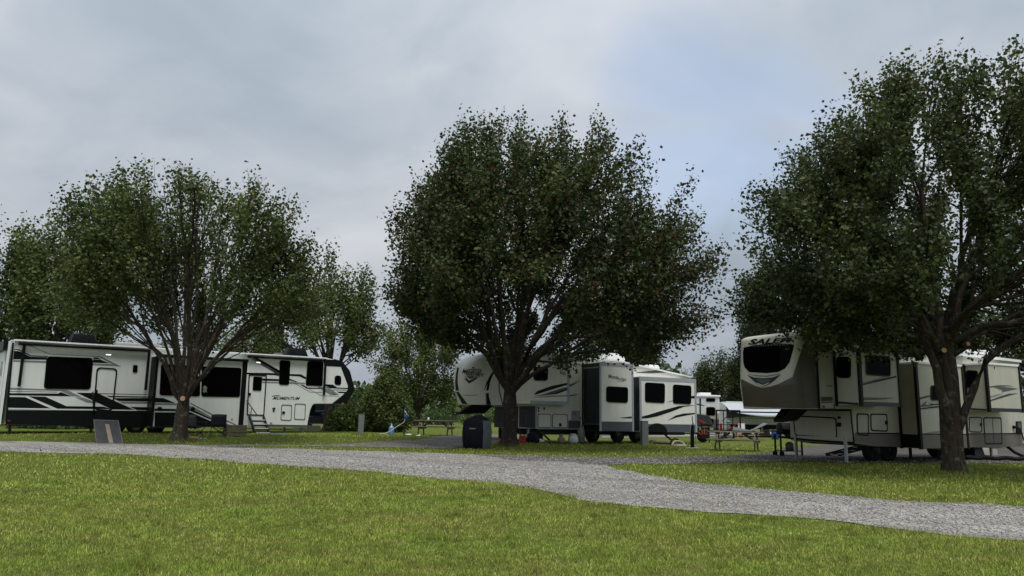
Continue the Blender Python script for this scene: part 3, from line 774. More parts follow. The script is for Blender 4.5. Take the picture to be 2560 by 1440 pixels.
class Plane:
    def __init__(s, rig, o, U, Nn): s.r, s.O, s.U, s.N = rig, Vector(o), Vector(U), Vector(Nn)
    def uv(s, p):
        d = s.r.d(*p); t = (s.O - s.r.o).dot(s.N) / d.dot(s.N); q = s.r.o + d * t
        return ((q - s.O).dot(s.U), q.z)
    def uvs(s, P): return [s.uv(p) for p in P]
    def P(s, u, v, n=0): q = s.O + s.U * u + s.N * n; return (q.x, q.y, v)
    def plate_uv(s, name, Q, mat, off=.003, th=.004, parent=None, bevel=0):
        k = len(Q); V = [s.P(u, v, off) for u, v in Q] + [s.P(u, v, off + th) for u, v in Q]
        F = [tuple(range(k)), tuple(range(2 * k - 1, k - 1, -1))] + [(i, (i + 1) % k, k + (i + 1) % k, k + i) for i in range(k)]
        return mk(name, V, F, mat, parent or s.r.root, bevel=bevel)
    def plate(s, name, pts, mat, r=0, **k): return s.plate_uv(name, rounded(s.uvs(pts), r), mat, **k)
    def ring(s, name, pts, mat, wd=.04, r=.08, off=.003, th=.015, parent=None):
        base = s.uvs(pts); A = rounded(base, r, 5); B = rounded(inset(base, wd), max(.01, r - wd * .6), 5); k = len(A)
        V = [s.P(u, v, off) for u, v in A] + [s.P(u, v, off + th) for u, v in A] + [s.P(u, v, off + th) for u, v in B] + [s.P(u, v, off) for u, v in B]
        F = []
        for i in range(k):
            j = (i + 1) % k
            for q in range(4): F.append((q * k + i, q * k + j, ((q + 1) % 4) * k + j, ((q + 1) % 4) * k + i))
        return mk(name, V, F, mat, parent or s.r.root)
    def line(s, name, pts, wd, mat, off=.004, th=.003, parent=None):
        Q = [Vector(q) for q in s.uvs(pts)]; up, dn = [], []
        for i, q in enumerate(Q):
            d = (Q[min(i + 1, len(Q) - 1)] - Q[max(i - 1, 0)]).normalized(); n_ = Vector((-d.y, d.x)) * wd / 2
            up.append(tuple(q + n_)); dn.append(tuple(q - n_))
        return s.plate_uv(name, up + dn[::-1], mat, off, th, parent)
    def window(s, pts, r=.12, name='window', frame=BLACK, wd=.035, parent=None):
        f = s.ring(name, pts, frame, wd=wd, r=r, off=.002, th=.022, parent=parent)
        s.plate_uv('pane', rounded(inset(s.uvs(pts), wd * .6), max(.02, r - wd * .4)), GLASS, off=.003, th=.007, parent=f)
        return f
    def text(s, name, body, quad, mat, shear=0, bold=.0, off=.006, parent=None):
        Vt, Ft = text_mesh(body, shear, bold); q = [Vector(p) for p in s.uvs(quad)]
        V = []
        for x, y in Vt:
            p = (q[0] * (1 - x) + q[1] * x) * y + (q[3] * (1 - x) + q[2] * x) * (1 - y); V.append(s.P(p.x, p.y, off))
        return mk(name, V, Ft, mat, parent or s.r.root, recalc=False)
def text_mesh(body, shear=0, bold=0, spacing=1.0, smallcaps=None):
    cu = bpy.data.curves.new('t', 'FONT'); cu.body = body; cu.shear = shear; cu.offset = bold; cu.resolution_u = 3; cu.space_character = spacing
    if smallcaps:
        cu.small_caps_scale = smallcaps
        for c in cu.body_format[1:]: c.use_small_caps = True
    o = bpy.data.objects.new('t', cu); COL.objects.link(o)
    dg = bpy.context.evaluated_depsgraph_get(); dg.update()
    me = o.evaluated_get(dg).to_mesh()
    V = [(v.co.x, v.co.y) for v in me.vertices]; F = [tuple(p.vertices) for p in me.polygons]
    o.evaluated_get(dg).to_mesh_clear(); bpy.data.objects.remove(o); bpy.data.curves.remove(cu)
    x0, x1 = min(v[0] for v in V), max(v[0] for v in V); y0, y1 = min(v[1] for v in V), max(v[1] for v in V)
    return [((x - x0) / (x1 - x0), (y - y0) / (y1 - y0)) for x, y in V], F
def cap_mesh(rig, name, zs, dep, n, w_, mat, yo=0.0, ns=56, lean=0):
    """bulging front cap: plan is a superellipse of depth dep(z) in front of x = 0"""
    V = []; F = []; nz = len(zs)
    for z in zs:
        dz = dep(z)
        for i in range(ns + 1):
            a = math.pi * i / ns; c, s_ = math.cos(a), math.sin(a)
            sx = math.copysign(abs(c) ** (2 / n), c); dx = abs(s_) ** (2 / n)
            V.append((-dz * dx, yo + w_ / 2 * (1 - sx), z))
    k = ns + 1
    for i in range(nz - 1):
        for j in range(ns): F.append((i*k + j, i*k + j + 1, (i+1)*k + j + 1, (i+1)*k + j))
    F.append(tuple(range(k))); F.append(tuple((nz - 1) * k + j for j in range(k))); F.append(tuple([i * k for i in range(nz)] + [i * k + k - 1 for i in range(nz - 1, -1, -1)]))
    o = mk(name, V, F, mat, rig.root, smooth='auto')
    return o, BVHTree.FromPolygons([Vector(v) for v in V], F[:-3] + F[-2:-1])
def wrap(rig, bvh, px, py, off):
    d = rig.d(px, py).normalized(); h = bvh.ray_cast(rig.o, d)
    if h[0] is None:
        t = 10.0; best = None
        for t in np.arange(10, 50, .25):
            q = rig.o + d * float(t); nn = bvh.find_nearest(q)
            if best is None or nn[3] < best[1][3]: best = (t, nn)
        h = best[1]
    nv = h[1] if h[1].dot(d) < 0 else -h[1]
    return h[0] + nv * off
def decal(rig, name, bvh, pts, mat, off=.004, step=4.0, parent=None):
    bm = bmesh.new(); bm.faces.new([bm.verts.new((x, y, 0)) for x, y in pts])
    xs = [p[0] for p in pts]; ys = [p[1] for p in pts]
    for ax, lo, hi in ((0, min(xs), max(xs)), (1, min(ys), max(ys))):
        t = lo + step
        while t < hi:
            co = [0, 0, 0]; no = [0, 0, 0]; co[ax] = t; no[ax] = 1
            bmesh.ops.bisect_plane(bm, geom=bm.faces[:] + bm.edges[:] + bm.verts[:], plane_co=co, plane_no=no); t += step
    bmesh.ops.triangulate(bm, faces=bm.faces)
    for v in bm.verts: v.co = wrap(rig, bvh, v.co.x, v.co.y, off)
    for f in bm.faces: f.smooth = True
    me = bpy.data.meshes.new(name); bm.to_mesh(me); bm.free(); me.materials.append(mat)
    o = bpy.data.objects.new(name, me); COL.objects.link(o); o.parent = parent or rig.root
    return o
def decal_text(rig, name, bvh, body, quad, mat, shear=0, bold=0, off=.007, **kw):
    Vt, Ft = text_mesh(body, shear, bold, **kw); q = [Vector(p) for p in quad]; bm = bmesh.new(); vs = []
    for x, y in Vt:
        p = (q[0] * (1 - x) + q[1] * x) * y + (q[3] * (1 - x) + q[2] * x) * (1 - y); vs.append(bm.verts.new((p.x, p.y, 0)))
    for f in Ft:
        try: bm.faces.new([vs[i] for i in f])
        except ValueError: pass
    xs = [v.co.x for v in vs]; ys = [v.co.y for v in vs]
    for ax, lo, hi in ((0, min(xs), max(xs)), (1, min(ys), max(ys))):
        t = lo + 2.5
        while t < hi:
            co = [0, 0, 0]; no = [0, 0, 0]; co[ax] = t; no[ax] = 1
            bmesh.ops.bisect_plane(bm, geom=bm.faces[:] + bm.edges[:] + bm.verts[:], plane_co=co, plane_no=no); t += 2.5
    for v in bm.verts: v.co = wrap(rig, bvh, v.co.x, v.co.y, off)
    me = bpy.data.meshes.new(name); bm.to_mesh(me); bm.free(); me.materials.append(mat)
    o = bpy.data.objects.new(name, me); COL.objects.link(o); o.parent = rig.root
    return o
def shell(rig, name, Q, mat, y0=0.0, y1=2.44, bevel=.03, parent=None):
    """body panel: side outline Q (x, z) swept across the width"""
    k = len(Q); V = [(x, y0, z) for x, z in Q] + [(x, y1, z) for x, z in Q]
    F = [tuple(range(k)), tuple(range(2 * k - 1, k - 1, -1))] + [(i, (i + 1) % k, k + (i + 1) % k, k + i) for i in range(k)]
    return mk(name, V, F, mat, parent or rig.root, bevel=bevel)
def wheel(rig, x, y, r, z=None, w_=.22):
    z = r if z is None else z
    t = MB().lathe([(r*.62, -w_/2), (r*.9, -w_/2), (r, -w_*.32), (r, w_*.32), (r*.9, w_/2), (r*.62, w_/2)], (x, y + w_/2, z), 26, 'y').build('wheel', BLACKR, rig.root, smooth=True)
    MB().lathe([(r*.6, 0), (r*.6, .05), (r*.5, .06), (r*.42, .03), (r*.16, .035), (r*.14, .0)], (x, y - .0, z), 20, 'y').build('rim', RIM, t, smooth=True)
def hatch(pl, pts, mat=None, frame=BLACK, r=.09, wd=.03, name='hatch'):
    f = pl.ring(name, pts, frame, wd=wd, r=r, off=.002, th=.012)
    if mat: pl.plate_uv('panel', rounded(inset(pl.uvs(pts), wd * .7), r * .8), mat, off=.002, th=.006, parent=f)
    return f
def roof_box(rig, name, x0, x1, y0, y1, z0, z1, mat, taper=.12, bevel=.05):
    V = [(x0,y0,z0),(x1,y0,z0),(x1,y1,z0),(x0,y1,z0),(x0+taper,y0+.05,z1),(x1-taper*1.6,y0+.05,z1),(x1-taper*1.6,y1-.05,z1),(x0+taper,y1-.05,z1)]
    return mk(name, V, [(0,3,2,1),(4,5,6,7),(0,1,5,4),(1,2,6,5),(2,3,7,6),(3,0,4,7)], mat, rig.root, bevel=bevel, smooth=True)
# ================================================================== black and white toy hauler (left)
p = at(33, 850, 31.6)
rv = Rig('fifth_wheel_trailer', 'long white toy hauler trailer with angular black stripes and black lower skirt', 'trailer', (p.x, p.y, float(gz(p.x, p.y))), R(40))
S = rv.side(0)
side = S.uvs(za(180,148) + zb(1000,315, 1740,352, 1905,378, 1992,402, 2082,520, 2136,735, 2042,912, 1662,910, 1635,930, 1612,985, 1590,1090, 1572,1195, 1060,1190) + za(1700,1195, 60,1158))
shell(rv, 'body', side, WHITE)
top = S.uvs(za(180,148) + zb(1905,372)); (ux0, uz0), (ux1, uz1) = top
rzf = lambda x: uz0 + (uz1 - uz0) * (x - ux0) / (ux1 - ux0)
# roof edge and the awning tubes under it
mb = MB(); mb.beam((ux0 - .05, -.05, uz0 + .0), (ux1 - .5, -.05, rzf(ux1 - .5)), .16, .07); mb.build('roof_edge', ROOFW, rv.root, bevel=.015)
mk('roof', [(ux0, .1, uz0 + .02), (ux1 - .3, .1, rzf(ux1 - .3) + .02), (ux1 - .3, 2.34, rzf(ux1 - .3) + .02), (ux0, 2.34, uz0 + .02), (ux0, 1.22, uz0 + .10), (ux1 - .3, 1.22, rzf(ux1 - .3) + .10)], [(0,1,5,4),(4,5,2,3),(0,4,3),(1,2,5)], ROOFW, rv.root)
xa = S.uv(za(1790,250)[0])[0]; xb = S.uv(zb(850,320)[0])[0]
for a, b in ((ux0 + .12, xa), (xb, ux1 - .75)):
    MB().tube([(a, -.16, rzf(a) - .13), (b, -.16, rzf(b) - .13)], .065, 10).build('awning', BLACK, rv.root, smooth=True)
def arm(q0, q1):
    a, b = S.uv(q0), S.uv(q1); MB().beam((a[0], -.12, a[1]), (b[0], -.12, b[1]), .11, .07, (0, 1, 0)).build('awning_arm', BLACK, rv.root, bevel=.01)
arm(za(292,165)[0], za(222,702)[0]); arm(za(1785,262)[0], za(1737,745)[0]); arm(zb(1783,380)[0], zb(1763,808)[0])
# black skirt and stripes of the rear half
skirt = za(95,985, 1775,992) + za(1760,1197, 60,1156)
S.plate('lower_skirt', skirt, BLACK, off=.004, th=.012)
ST = [(BLACK, za(168,275, 225,278, 365,345, 562,350, 562,381, 158,375)), (BLACK, za(172,252, 228,256, 372,328, 575,336, 575,346, 368,340, 225,268, 170,262)),
      (GREY, za(160,383, 555,396, 552,420, 157,405)), (GREY, za(1165,338, 1212,342, 1455,462, 1112,447, 1112,424, 1348,434)), (BLACK, za(1120,376, 1210,382, 1318,424, 1116,416)), (BLACK, za(1120,352, 1170,353, 1215,377, 1120,371)),
      (GREY, za(112,716, 800,742, 985,828, 862,818, 728,756, 110,738)), (BLACK, za(106,782, 700,786, 728,768, 855,820, 104,806)), (DGREY, za(110,757, 690,766, 690,772, 109,764)),
      (BLACK, za(100,826, 302,830, 606,964, 86,958)), (BLACK, za(345,819, 548,826, 798,938, 1245,944, 1342,974, 690,968)), (BLACK, za(915,775, 1168,780, 1615,982, 1350,980)),
      (GREY, za(905,832, 1000,836, 1178,900, 1045,897)), (BLACK, za(1180,783, 1772,797, 1772,802, 1200,792)), (BLACK, za(1275,814, 1772,822, 1772,834, 1315,830)), (BLACK, za(1350,842, 1772,840, 1772,880, 1425,876)),
      (GREY, za(1428,884, 1772,884, 1772,908, 1475,906)), (BLACK, za(1562,946, 1772,950, 1772,986, 1640,984))]
for mt_, q in ST: S.plate('stripe', q, mt_, off=.002, th=.003)
S.line('stripe', za(345,205, 590,312, 1120,340, 1180,345), .022, DGREY, off=.0025)
S.line('white_line', za(88,964, 690,976, 1340,984, 1640,988), .045, WHITE, off=.018, th=.004)
S.window(za(560,338, 1120,360, 1085,740, 522,730), r=.16)
S.window(za(1597,443, 1652,446, 1646,535, 1590,532), r=.05, wd=.02)
d_ = S.ring('door', za(1158,468, 1412,484, 1352,1000, 1118,985), BLACK, wd=.055, r=.2, off=.006, th=.02)
S.plate('door_handle', za(1145,742, 1170,743, 1168,782, 1142,780), BLACK, r=.02, off=.02, th=.03, parent=d_)
q0, q1 = S.uv(za(1106,762)[0]), S.uv(za(1122,1030)[0]); MB().tube([(q0[0], -.12, q0[1]), (q1[0], -.12, q1[1])], .03, 8).build('grab_handle', BLACK, rv.root, smooth=True)
lp = S.plate('porch_lamp', za(1258,310, 1338,314, 1336,330, 1256,326), BLACK, r=.02, off=.002, th=.03); S.plate('lens', za(1268,314, 1332,317, 1330,327, 1267,324), LAMP, off=.033, th=.004, parent=lp)
lp = S.plate('porch_lamp', zb(958,404, 1012,410, 1012,424, 958,418), WHITE, r=.02, off=.006, th=.03); S.plate('lens', zb(964,408, 1008,413, 1008,421, 964,416), LAMP, off=.037, th=.004, parent=lp)
# rear end: ramp door, corner posts, tail lamp
E = Plane(rv, (0, 0, 0), (0, -1, 0), (-1, 0, 0))
zt, zb_ = side[0][1], side[-1][1]
x_r = side[-1][0]
bz = [(y_, z_) for y_, z_ in ((-2.2, 1.0), (-.24, 1.0), (-.24, zt - .35), (-2.2, zt - .35))]
E.plate_uv('ramp_door', bz, WHITE, off=.16, th=.04); E.plate_uv('rear_panel', [(-2.43, zb_), (-.01, zb_), (-.01, zt - .04), (-2.43, zt - .04)], WHITE, off=.06, th=.09)
E.plate_uv('rear_bumper', [(-2.42, zb_ - .05), (-.02, zb_ - .05), (-.02, zb_ + .42), (-2.42, zb_ + .42)], BLACK, off=.16, th=.06)
E.plate_uv('spoiler', [(-2.44, zt - .42), (0, zt - .42), (0, zt - .02), (-2.44, zt - .02)], BLACK, off=.16, th=.16)
E.text('lettering', 'MOMENTUM', [(14, 940), (17, 905), (22, 905), (19, 940)], BLACK, off=.21)
S.plate('tail_lamp', za(86,1103, 124,1108, 122,1122, 85,1117), RED, r=.02, off=.018, th=.02)
MB().tube([(side[0][0] - .06, -.03, side[0][1] - .1), (side[-1][0] + .02, -.03, side[-1][1] + .1)], .035, 6).build('corner_trim', BLACK, rv.root)
# front part: stripes
ST = [(BLACK, zb(868,326, 935,336, 1240,507, 1238,545)), (BLACK, zb(905,364, 925,364, 1238,548, 1236,562)), (BLACK, zb(848,536, 1180,541, 1236,553, 1236,576, 1180,566, 848,556)),
      (BLACK, zb(1365,551, 1500,556, 1560,590, 1556,617, 1480,581, 1365,575)), (GREY, zb(1035,642, 1236,647, 1236,664, 1035,660)), (GREY, zb(1360,648, 1548,657, 1548,676, 1360,671)), (BLACK, zb(1035,606, 1236,613, 1236,637, 1035,632)),
      (BLACK, zb(1360,606, 1462,647, 1435,650, 1360,624)), (BLACK, zb(1490,681, 1525,683, 1580,714, 1750,720, 1752,731, 1572,729)), (GREY, zb(1690,702, 1765,708, 1925,803, 1850,803)), (GREY, zb(1785,700, 1835,712, 1955,800, 1885,806)),
      (BLACK, zb(1790,675, 1882,679, 1932,714, 2062,720, 2058,733, 1850,722, 1790,692)), (DGREY, zb(1880,738, 2052,742, 2048,749, 1885,746)), (BLACK, zb(1928,762, 2050,766, 2030,782, 1955,780))]
for mt_, q in ST: S.plate('stripe', q, mt_, off=.002, th=.003)
S.line('stripe', zb(865,352, 1230,562), .02, DGREY, off=.0025); S.line('stripe', zb(1365,632, 1612,770, 1750,772), .02, DGREY, off=.0025); S.line('stripe', zb(1600,735, 1745,812, 1960,818), .02, DGREY, off=.0025)
nose = zb(1555,372, 1905,379, 1992,402, 2082,520, 2136,735, 2042,911, 1868,908, 2000,806, 2058,744, 2062,690, 1978,466, 1790,456, 1768,400, 1600,400)
S.plate('nose_trim', nose, BLACK, off=.004, th=.006)
Q = S.uvs(zb(1900,372, 1992,400, 2084,518, 2140,735, 2044,916))
V = [(x + .02, y, z) for y in (-.01, 2.45) for x, z in Q]; k = len(Q); mk('nose_cap', V, [(i, i + 1, k + i + 1, k + i) for i in range(k - 1)], BLACK, rv.root)
S.window(zb(1245,385, 1372,392, 1356,685, 1232,680), r=.12); S.window(zb(1578,398, 1768,405, 1756,698, 1553,690), r=.12, name='window'); S.window(zb(1905,568, 1982,572, 1980,686, 1900,680), r=.16, wd=.025)
d_ = S.ring('door', zb(872,556, 1090,565, 1058,1054, 846,1048), BLACK, wd=.055, r=.06, off=.004, th=.02)
S.window(zb(927,582, 1034,588, 1022,754, 917,748), r=.07, parent=d_, name='door_window'); S.plate('door_handle', zb(872,778, 896,779, 894,810, 870,808), BLACK, r=.01, off=.02, th=.03, parent=d_)
a_, b_ = S.uv(zb(845,870)[0]), S.uv(zb(922,1040)[0])
MB().tube([(a_[0], -.05, a_[1]), (b_[0], -.5, b_[1])], .022, 6).tube([(b_[0] - .3, -.5, b_[1] + .02), (a_[0] + .25, -.1, a_[1] - .35)], .018, 6).build('grab_handle', BLACK, rv.root, smooth=True)
hatch(S, zb(1266,918, 1392,924, 1384,1112, 1254,1108)); hatch(S, zb(1426,906, 1557,911, 1549,1104, 1416,1098))
S.plate('latch', zb(1274,1000, 1306,1001, 1304,1030, 1272,1028), BLACK, r=.02, off=.014, th=.02)
S.plate('socket', zb(1158,956, 1192,957, 1190,975, 1156,974), BLACK, r=.01, off=.003, th=.02); S.plate('socket', zb(1160,982, 1184,983, 1182,1003, 1158,1002), BLACK, r=.04, off=.003, th=.02)
S.plate('marker_lamp', zb(1128,1134, 1154,1135, 1153,1145, 1127,1144), RED, off=.003, th=.02); S.plate('marker_lamp', zb(1990,898, 2014,899, 2011,910, 1987,909), AMBER, off=.014, th=.02)
S.text('lettering', 'MOMENTUM', zb(1172,822, 1490,827, 1480,864, 1156,860), BLACK, shear=.3, bold=.015)
S.line('lettering_rule', zb(1150,818, 1240,808), .03, BLACK, off=.004)
S.plate('body_seam', zb(1062,1156, 1590,1166, 1580,1186, 1060,1180), DGREY, off=.003, th=.02)
# big slide-out
SL = rv.side(-.85)
tl, tr_, br2, bl2 = SL.uvs(za(1885,352) + zb(852,392) + zb(795,1182) + za(1850,1190))
x0, x1 = tl[0], tr_[0]
zt_ = (tl[1] + tr_[1]) / 2 + .02; zb2 = (br2[1] + bl2[1]) / 2
MB().box(x0, x1, -.85, .0, zb2, zt_).build('slide_out', WHITE, rv.root, bevel=.02)
xs_ = rv.front(x0)
xs_.plate_uv('slide_flank', [(.01, zb2 + .01), (.84, zb2 + .01), (.84, zt_ - .01), (.01, zt_ - .01)], BLACK, off=.002, th=.006)
MB().tube([(x0 - .02, -.95, zt_ + .02), (x1 + .02, -.95, zt_ + .02)], .075, 10).build('slide_awning', BLACK, rv.root, smooth=True)
MB().box(x1 - .20, x1 + .03, -.90, -.82, zb2 - .02, zt_).build('slide_trim', BLACK, rv.root, bevel=.01); MB().box(x0 - .04, x0 + .08, -.89, -.83, zb2 - .02, zt_).build('slide_trim', BLACK, rv.root, bevel=.01)
wl = SL.uvs(za(1932,430) + zb(292,455) + zb(288,822) + za(1912,808)); wr = SL.uvs(zb(308,458, 787,478, 766,830, 302,824))
for q in (wl, wr):
    f_ = mk('window', *(lambda A: ([SL.P(u, v, .002) for u, v in A] + [SL.P(u, v, .02) for u, v in A], [tuple(range(len(A))), tuple(range(2*len(A)-1, len(A)-1, -1))] + [(i, (i+1) % len(A), len(A) + (i+1) % len(A), len(A)+i) for i in range(len(A))]))(rounded(q, .13)), BLACK, rv.root)
    SL.plate_uv('pane', rounded(inset(q, .03), .11), GLASS, off=.018, th=.004, parent=f_)
for mt_, q in [(BLACK, za(1858,836, 1962,840, 2100,900, 1856,890)), (GREY, za(1858,900, 2120,904, 2160,925, 1856,922)), (BLACK, zb(-254,1012, 175,1012, 425,1108, 600,1182, -258,1186)), (GREY, zb(120,938, 195,938, 445,1078, 430,1092, 140,965)),
             (BLACK, zb(135,968, 205,984, 430,1090, 425,1104, 160,990)), (BLACK, za(1856,968, 2200,972, 2200,1000, 1854,994)), (DGREY, zb(430,1092, 600,1150, 745,1182, 640,1182))]:
    SL.plate('stripe', q, mt_, off=.002, th=.003)
SL.line('stripe', zb(175,903, 440,1042, 640,1125, 745,1178), .03, BLACK, off=.006); SL.line('white_line', zb(115,978, 420,1112), .045, WHITE, off=.008)
SL.plate('speaker', zb(178,950, 222,948, 226,992, 174,994), BLACK, r=.1, off=.006, th=.03); SL.plate('speaker', za(1890,945, 1942,947, 1942,985, 1888,984), BLACK, r=.08, off=.006, th=.03)
SL.plate('vent', zb(664,1086, 678,1087, 677,1103, 663,1102), BLACK, r=.03, off=.004, th=.02)
# decorations in the slide window: a pale star-shaped hanging ornament
SL.plate('ornament', zb(330,700, 345,690, 360,700, 372,715, 365,735, 368,775, 352,765, 335,780, 320,765, 328,735, 318,718), M('pale_ornament', (.22, .24, .2)), off=.026, th=.01)
# roof machines
def rb(pl, name, q, y0, y1, mat, **k):
    (x0_, z0_), (x1_, z1_) = pl.uvs(q); roof_box(rv, name, min(x0_, x1_), max(x0_, x1_), y0, y1, min(z0_, z1_) , max(z0_, z1_), mat, **k)
P1 = rv.side(.75)
rb(P1, 'air_conditioner', za(835,200, 1195,82), .75, 1.5, BLACK); rb(P1, 'air_conditioner', zb(1340,335, 1600,252), .75, 1.5, BLACK); rb(P1, 'roof_vent', zb(1200,330, 1310,302), .8, 1.3, DGREY, taper=.05)
rb(P1, 'roof_vent', za(1395,245, 1940,196), .9, 1.5, STEEL, taper=.03)
# running gear
for px in (1400, 1640, 1880):
    x = S.uv(za(px, 1180)[0])[0]; wheel(rv, x, .04, .40)
xm = [S.uv(za(v, 1180)[0])[0] for v in (400, 2200)]
MB().box(xm[0] - .8, ux1 - 3.0, .35, .5, zb_ - .05, zb_ + .12).box(xm[0] - .8, ux1 - 3.0, 1.9, 2.05, zb_ - .05, zb_ + .12).box(xm[0] + 2.0, xm[1], .25, 2.2, zb_ - .12, zb_ + .02).build('chassis', STEELD, rv.root)
for px, py, yy in (((za(118,1160)[0][0]), 1079, .3), (za(1095,1200)[0][0], 1092, .25), (zb(1512,1190)[0][0], 1091, .2), (zb(1300,1230)[0][0], 1088, 1.9)):
    x = rv.side(yy).uv((px, 1070))[0]
    MB().box(x - .05, x + .05, yy - .05, yy + .05, .02, zb_ + .1).box(x - .13, x + .13, yy - .13, yy + .13, .0, .025).build('jack_leg', STEEL if px > 700 else STEELD, rv.root)
MB().box(ux1 - .9, ux1 - .5, .9, 1.5, side[9][1] - .5, side[9][1] + .02).box(ux1 - .8, ux1 - .1, 1.0, 1.4, side[9][1] - .55, side[9][1] - .35).build('pin_box', BLACK, rv.root, bevel=.03)
# folding steps hang from the door sill
s0, s1 = S.uv(zb(868,1056)[0]), S.uv(zb(1046,1062)[0]); xl, xr = s0[0], s1[0]; zs0 = (s0[1] + s1[1]) / 2
stp = MB(); 
for x in (xl + .02, xr - .02): stp.beam((x, -.06, zs0), (x, -.98, .02), .06, .16, (0, 0, 1))
st = stp.build('steps', BLACK, rv.root, bevel=.01)
for i in range(1, 5):
    t = i / 4.25; MB().box(xl + .04, xr - .04, -.06 - .92 * t - .14, -.06 - .92 * t + .1, zs0 * (1 - t) - .0, zs0 * (1 - t) + .045).build('tread', ALU, st, bevel=.008); MB().box(xl + .05, xr - .05, -.06 - .92 * t - .11, -.06 - .92 * t + .08, zs0 * (1 - t) - .07, zs0 * (1 - t) - .003).build('tread_shade', BLACK, st)  # black box below each tread stands in for the shading between treads
RV1 = rv
# ================================================================== white trailer with the round nose (middle)
p = at(1262, 1040, 34.6)
rv = Rig('fifth_wheel_trailer', 'white trailer with a round bulging nose and pale grey slide-out trim, behind the middle tree', 'trailer', (p.x, p.y, float(gz(p.x + 2, p.y))), R(28))
S = rv.side(0)
tl = S.uv((1262, 884)); seam_b = S.uv((1262, 1014))
roofl = S.uvs(zd(830,170, 1560,188, 1850,238) + ze(520,210, 1530,432))
body = [(0, seam_b[1]), (.0, roofl[0][1] - .05)] + roofl + S.uvs(ze(1560,1190)) 
xe = body[-1][0]; zl_ = S.uv(zd(1125,1138)[0])[1]
xf = S.uv(zd(905,1000)[0])[0]     # front wall of the lower body
body = [(0, seam_b[1]), (0, roofl[0][1] - .02)] + roofl + [(xe, zl_ - .12), (xf + 2.2, zl_ - .02), (xf + .05, zl_), (xf, zl_ + .06), (xf, seam_b[1])]
shell(rv, 'body', body, WHITE2)
# nose
zb0, zt0 = seam_b[1] + .02, roofl[0][1] + .08
def dep(z):
    t = (z - zb0) / (zt0 - zb0)
    return 1.82 * ((.84 + .16 * math.sin(min(1, t / .5) * math.pi / 2)) if t < .5 else max(.0, 1 - ((t - .5) / .5) ** 2.8) ** .52)
zs = [zb0 + (zt0 - zb0) * t for t in (0, .04, .1, .18, .26, .34, .42, .5, .57, .64, .70, .76, .82, .87, .91, .94, .965, .985, 1)]
nose, bvh = cap_mesh(rv, 'front_cap', zs, dep, 3.0, 2.44, WHITE2)
D = lambda nme, q, mt_, **k: decal(rv, nme, bvh, q, mt_, **k)
for q in (zc(1262,472, 1286,478, 1270,560, 1268,650, 1284,752, 1246,746, 1238,650, 1246,560), zc(1246,762, 1282,768, 1388,915, 1322,912), zc(1712,492, 1724,500, 1682,580, 1654,660, 1640,745, 1610,756, 1626,660, 1664,575),
          zc(1690,520, 1700,522, 1650,610, 1592,745, 1588,735, 1610,660, 1650,580), zc(1640,776, 1645,830, 1674,932, 1618,930, 1610,840, 1610,784)): D('stripe', q, BLACK)
D('stripe', zc(1600,775, 1610,784, 1618,930, 1606,930), GREY); D('stripe', zc(1756,600, 1768,600, 1772,740, 1800,860, 1818,932, 1806,932, 1785,860, 1758,740), DGREY)
D('stripe', zc(1330,800, 1420,806, 1500,800, 1520,804, 1420,813, 1340,808), DGREY)
em = D('emblem', zc(1366,520, 1400,494, 1460,488, 1530,494, 1560,502, 1540,540, 1500,585, 1470,606, 1420,618, 1385,590, 1368,555), DGREY, off=.004)
D('emblem_face', zc(1376,525, 1405,504, 1460,498, 1525,503, 1548,508, 1530,540, 1494,580, 1466,598, 1422,608, 1392,584, 1377,552), M('emblem_silver', (.30, .31, .31), .4), off=.007, parent=em)
D('emblem', zc(1352,566, 1362,572, 1380,604, 1405,630, 1470,606, 1505,586, 1512,600, 1455,640, 1404,668, 1370,632, 1340,600, 1338,598, 1372,618), NAVY, off=.005)
D('emblem', zc(1442,472, 1468,470, 1470,484, 1444,486), BLACK, off=.02)
for q in (zc(1392,590, 1415,572, 1425,582, 1440,562, 1460,590, 1440,600, 1420,604)): pass
D('emblem_peak', zc(1388,588, 1412,570, 1424,582, 1442,560, 1468,592, 1422,606), DGREY, off=.009, parent=em)
decal_text(rv, 'lettering', bvh, 'Mesa', zc(1336,488, 1446,506, 1430,566, 1322,548), BLACK, shear=.18, bold=.004, off=.014)
decal_text(rv, 'lettering', bvh, 'Ridge', zc(1440,512, 1580,528, 1574,600, 1428,572), BLACK, shear=.18, bold=.004, off=.014)
MB().tube([(-.02, -.015, zb0), (-.02, -.015, roofl[0][1] - .12)], .03, 6).build('cap_seam', TRIM, rv.root)
# roof edge
re = S.uvs(zd(830,158, 1560,180, 1850,232) + ze(520,205, 1530,428)); mb = MB()
for a, b in zip(re, re[1:]): mb.beam((a[0], -.03, a[1] - .05), (b[0], -.03, b[1] - .05), .08, .07)
mb.build('roof_edge', ROOFW, rv.root)
S.plate('stripe', zd(1560,205, 1850,240, 1850,250, 1700,262, 1560,218), DGREY, off=.003)
S.plate('stripe', ze(0,180, 110,165, 250,196, 240,206, 0,216), DGREY, off=.003)
S.plate('stripe', ze(790,378, 1000,356, 1110,344, 1275,378, 1130,384, 1000,392, 830,384), DGREY, off=.003)
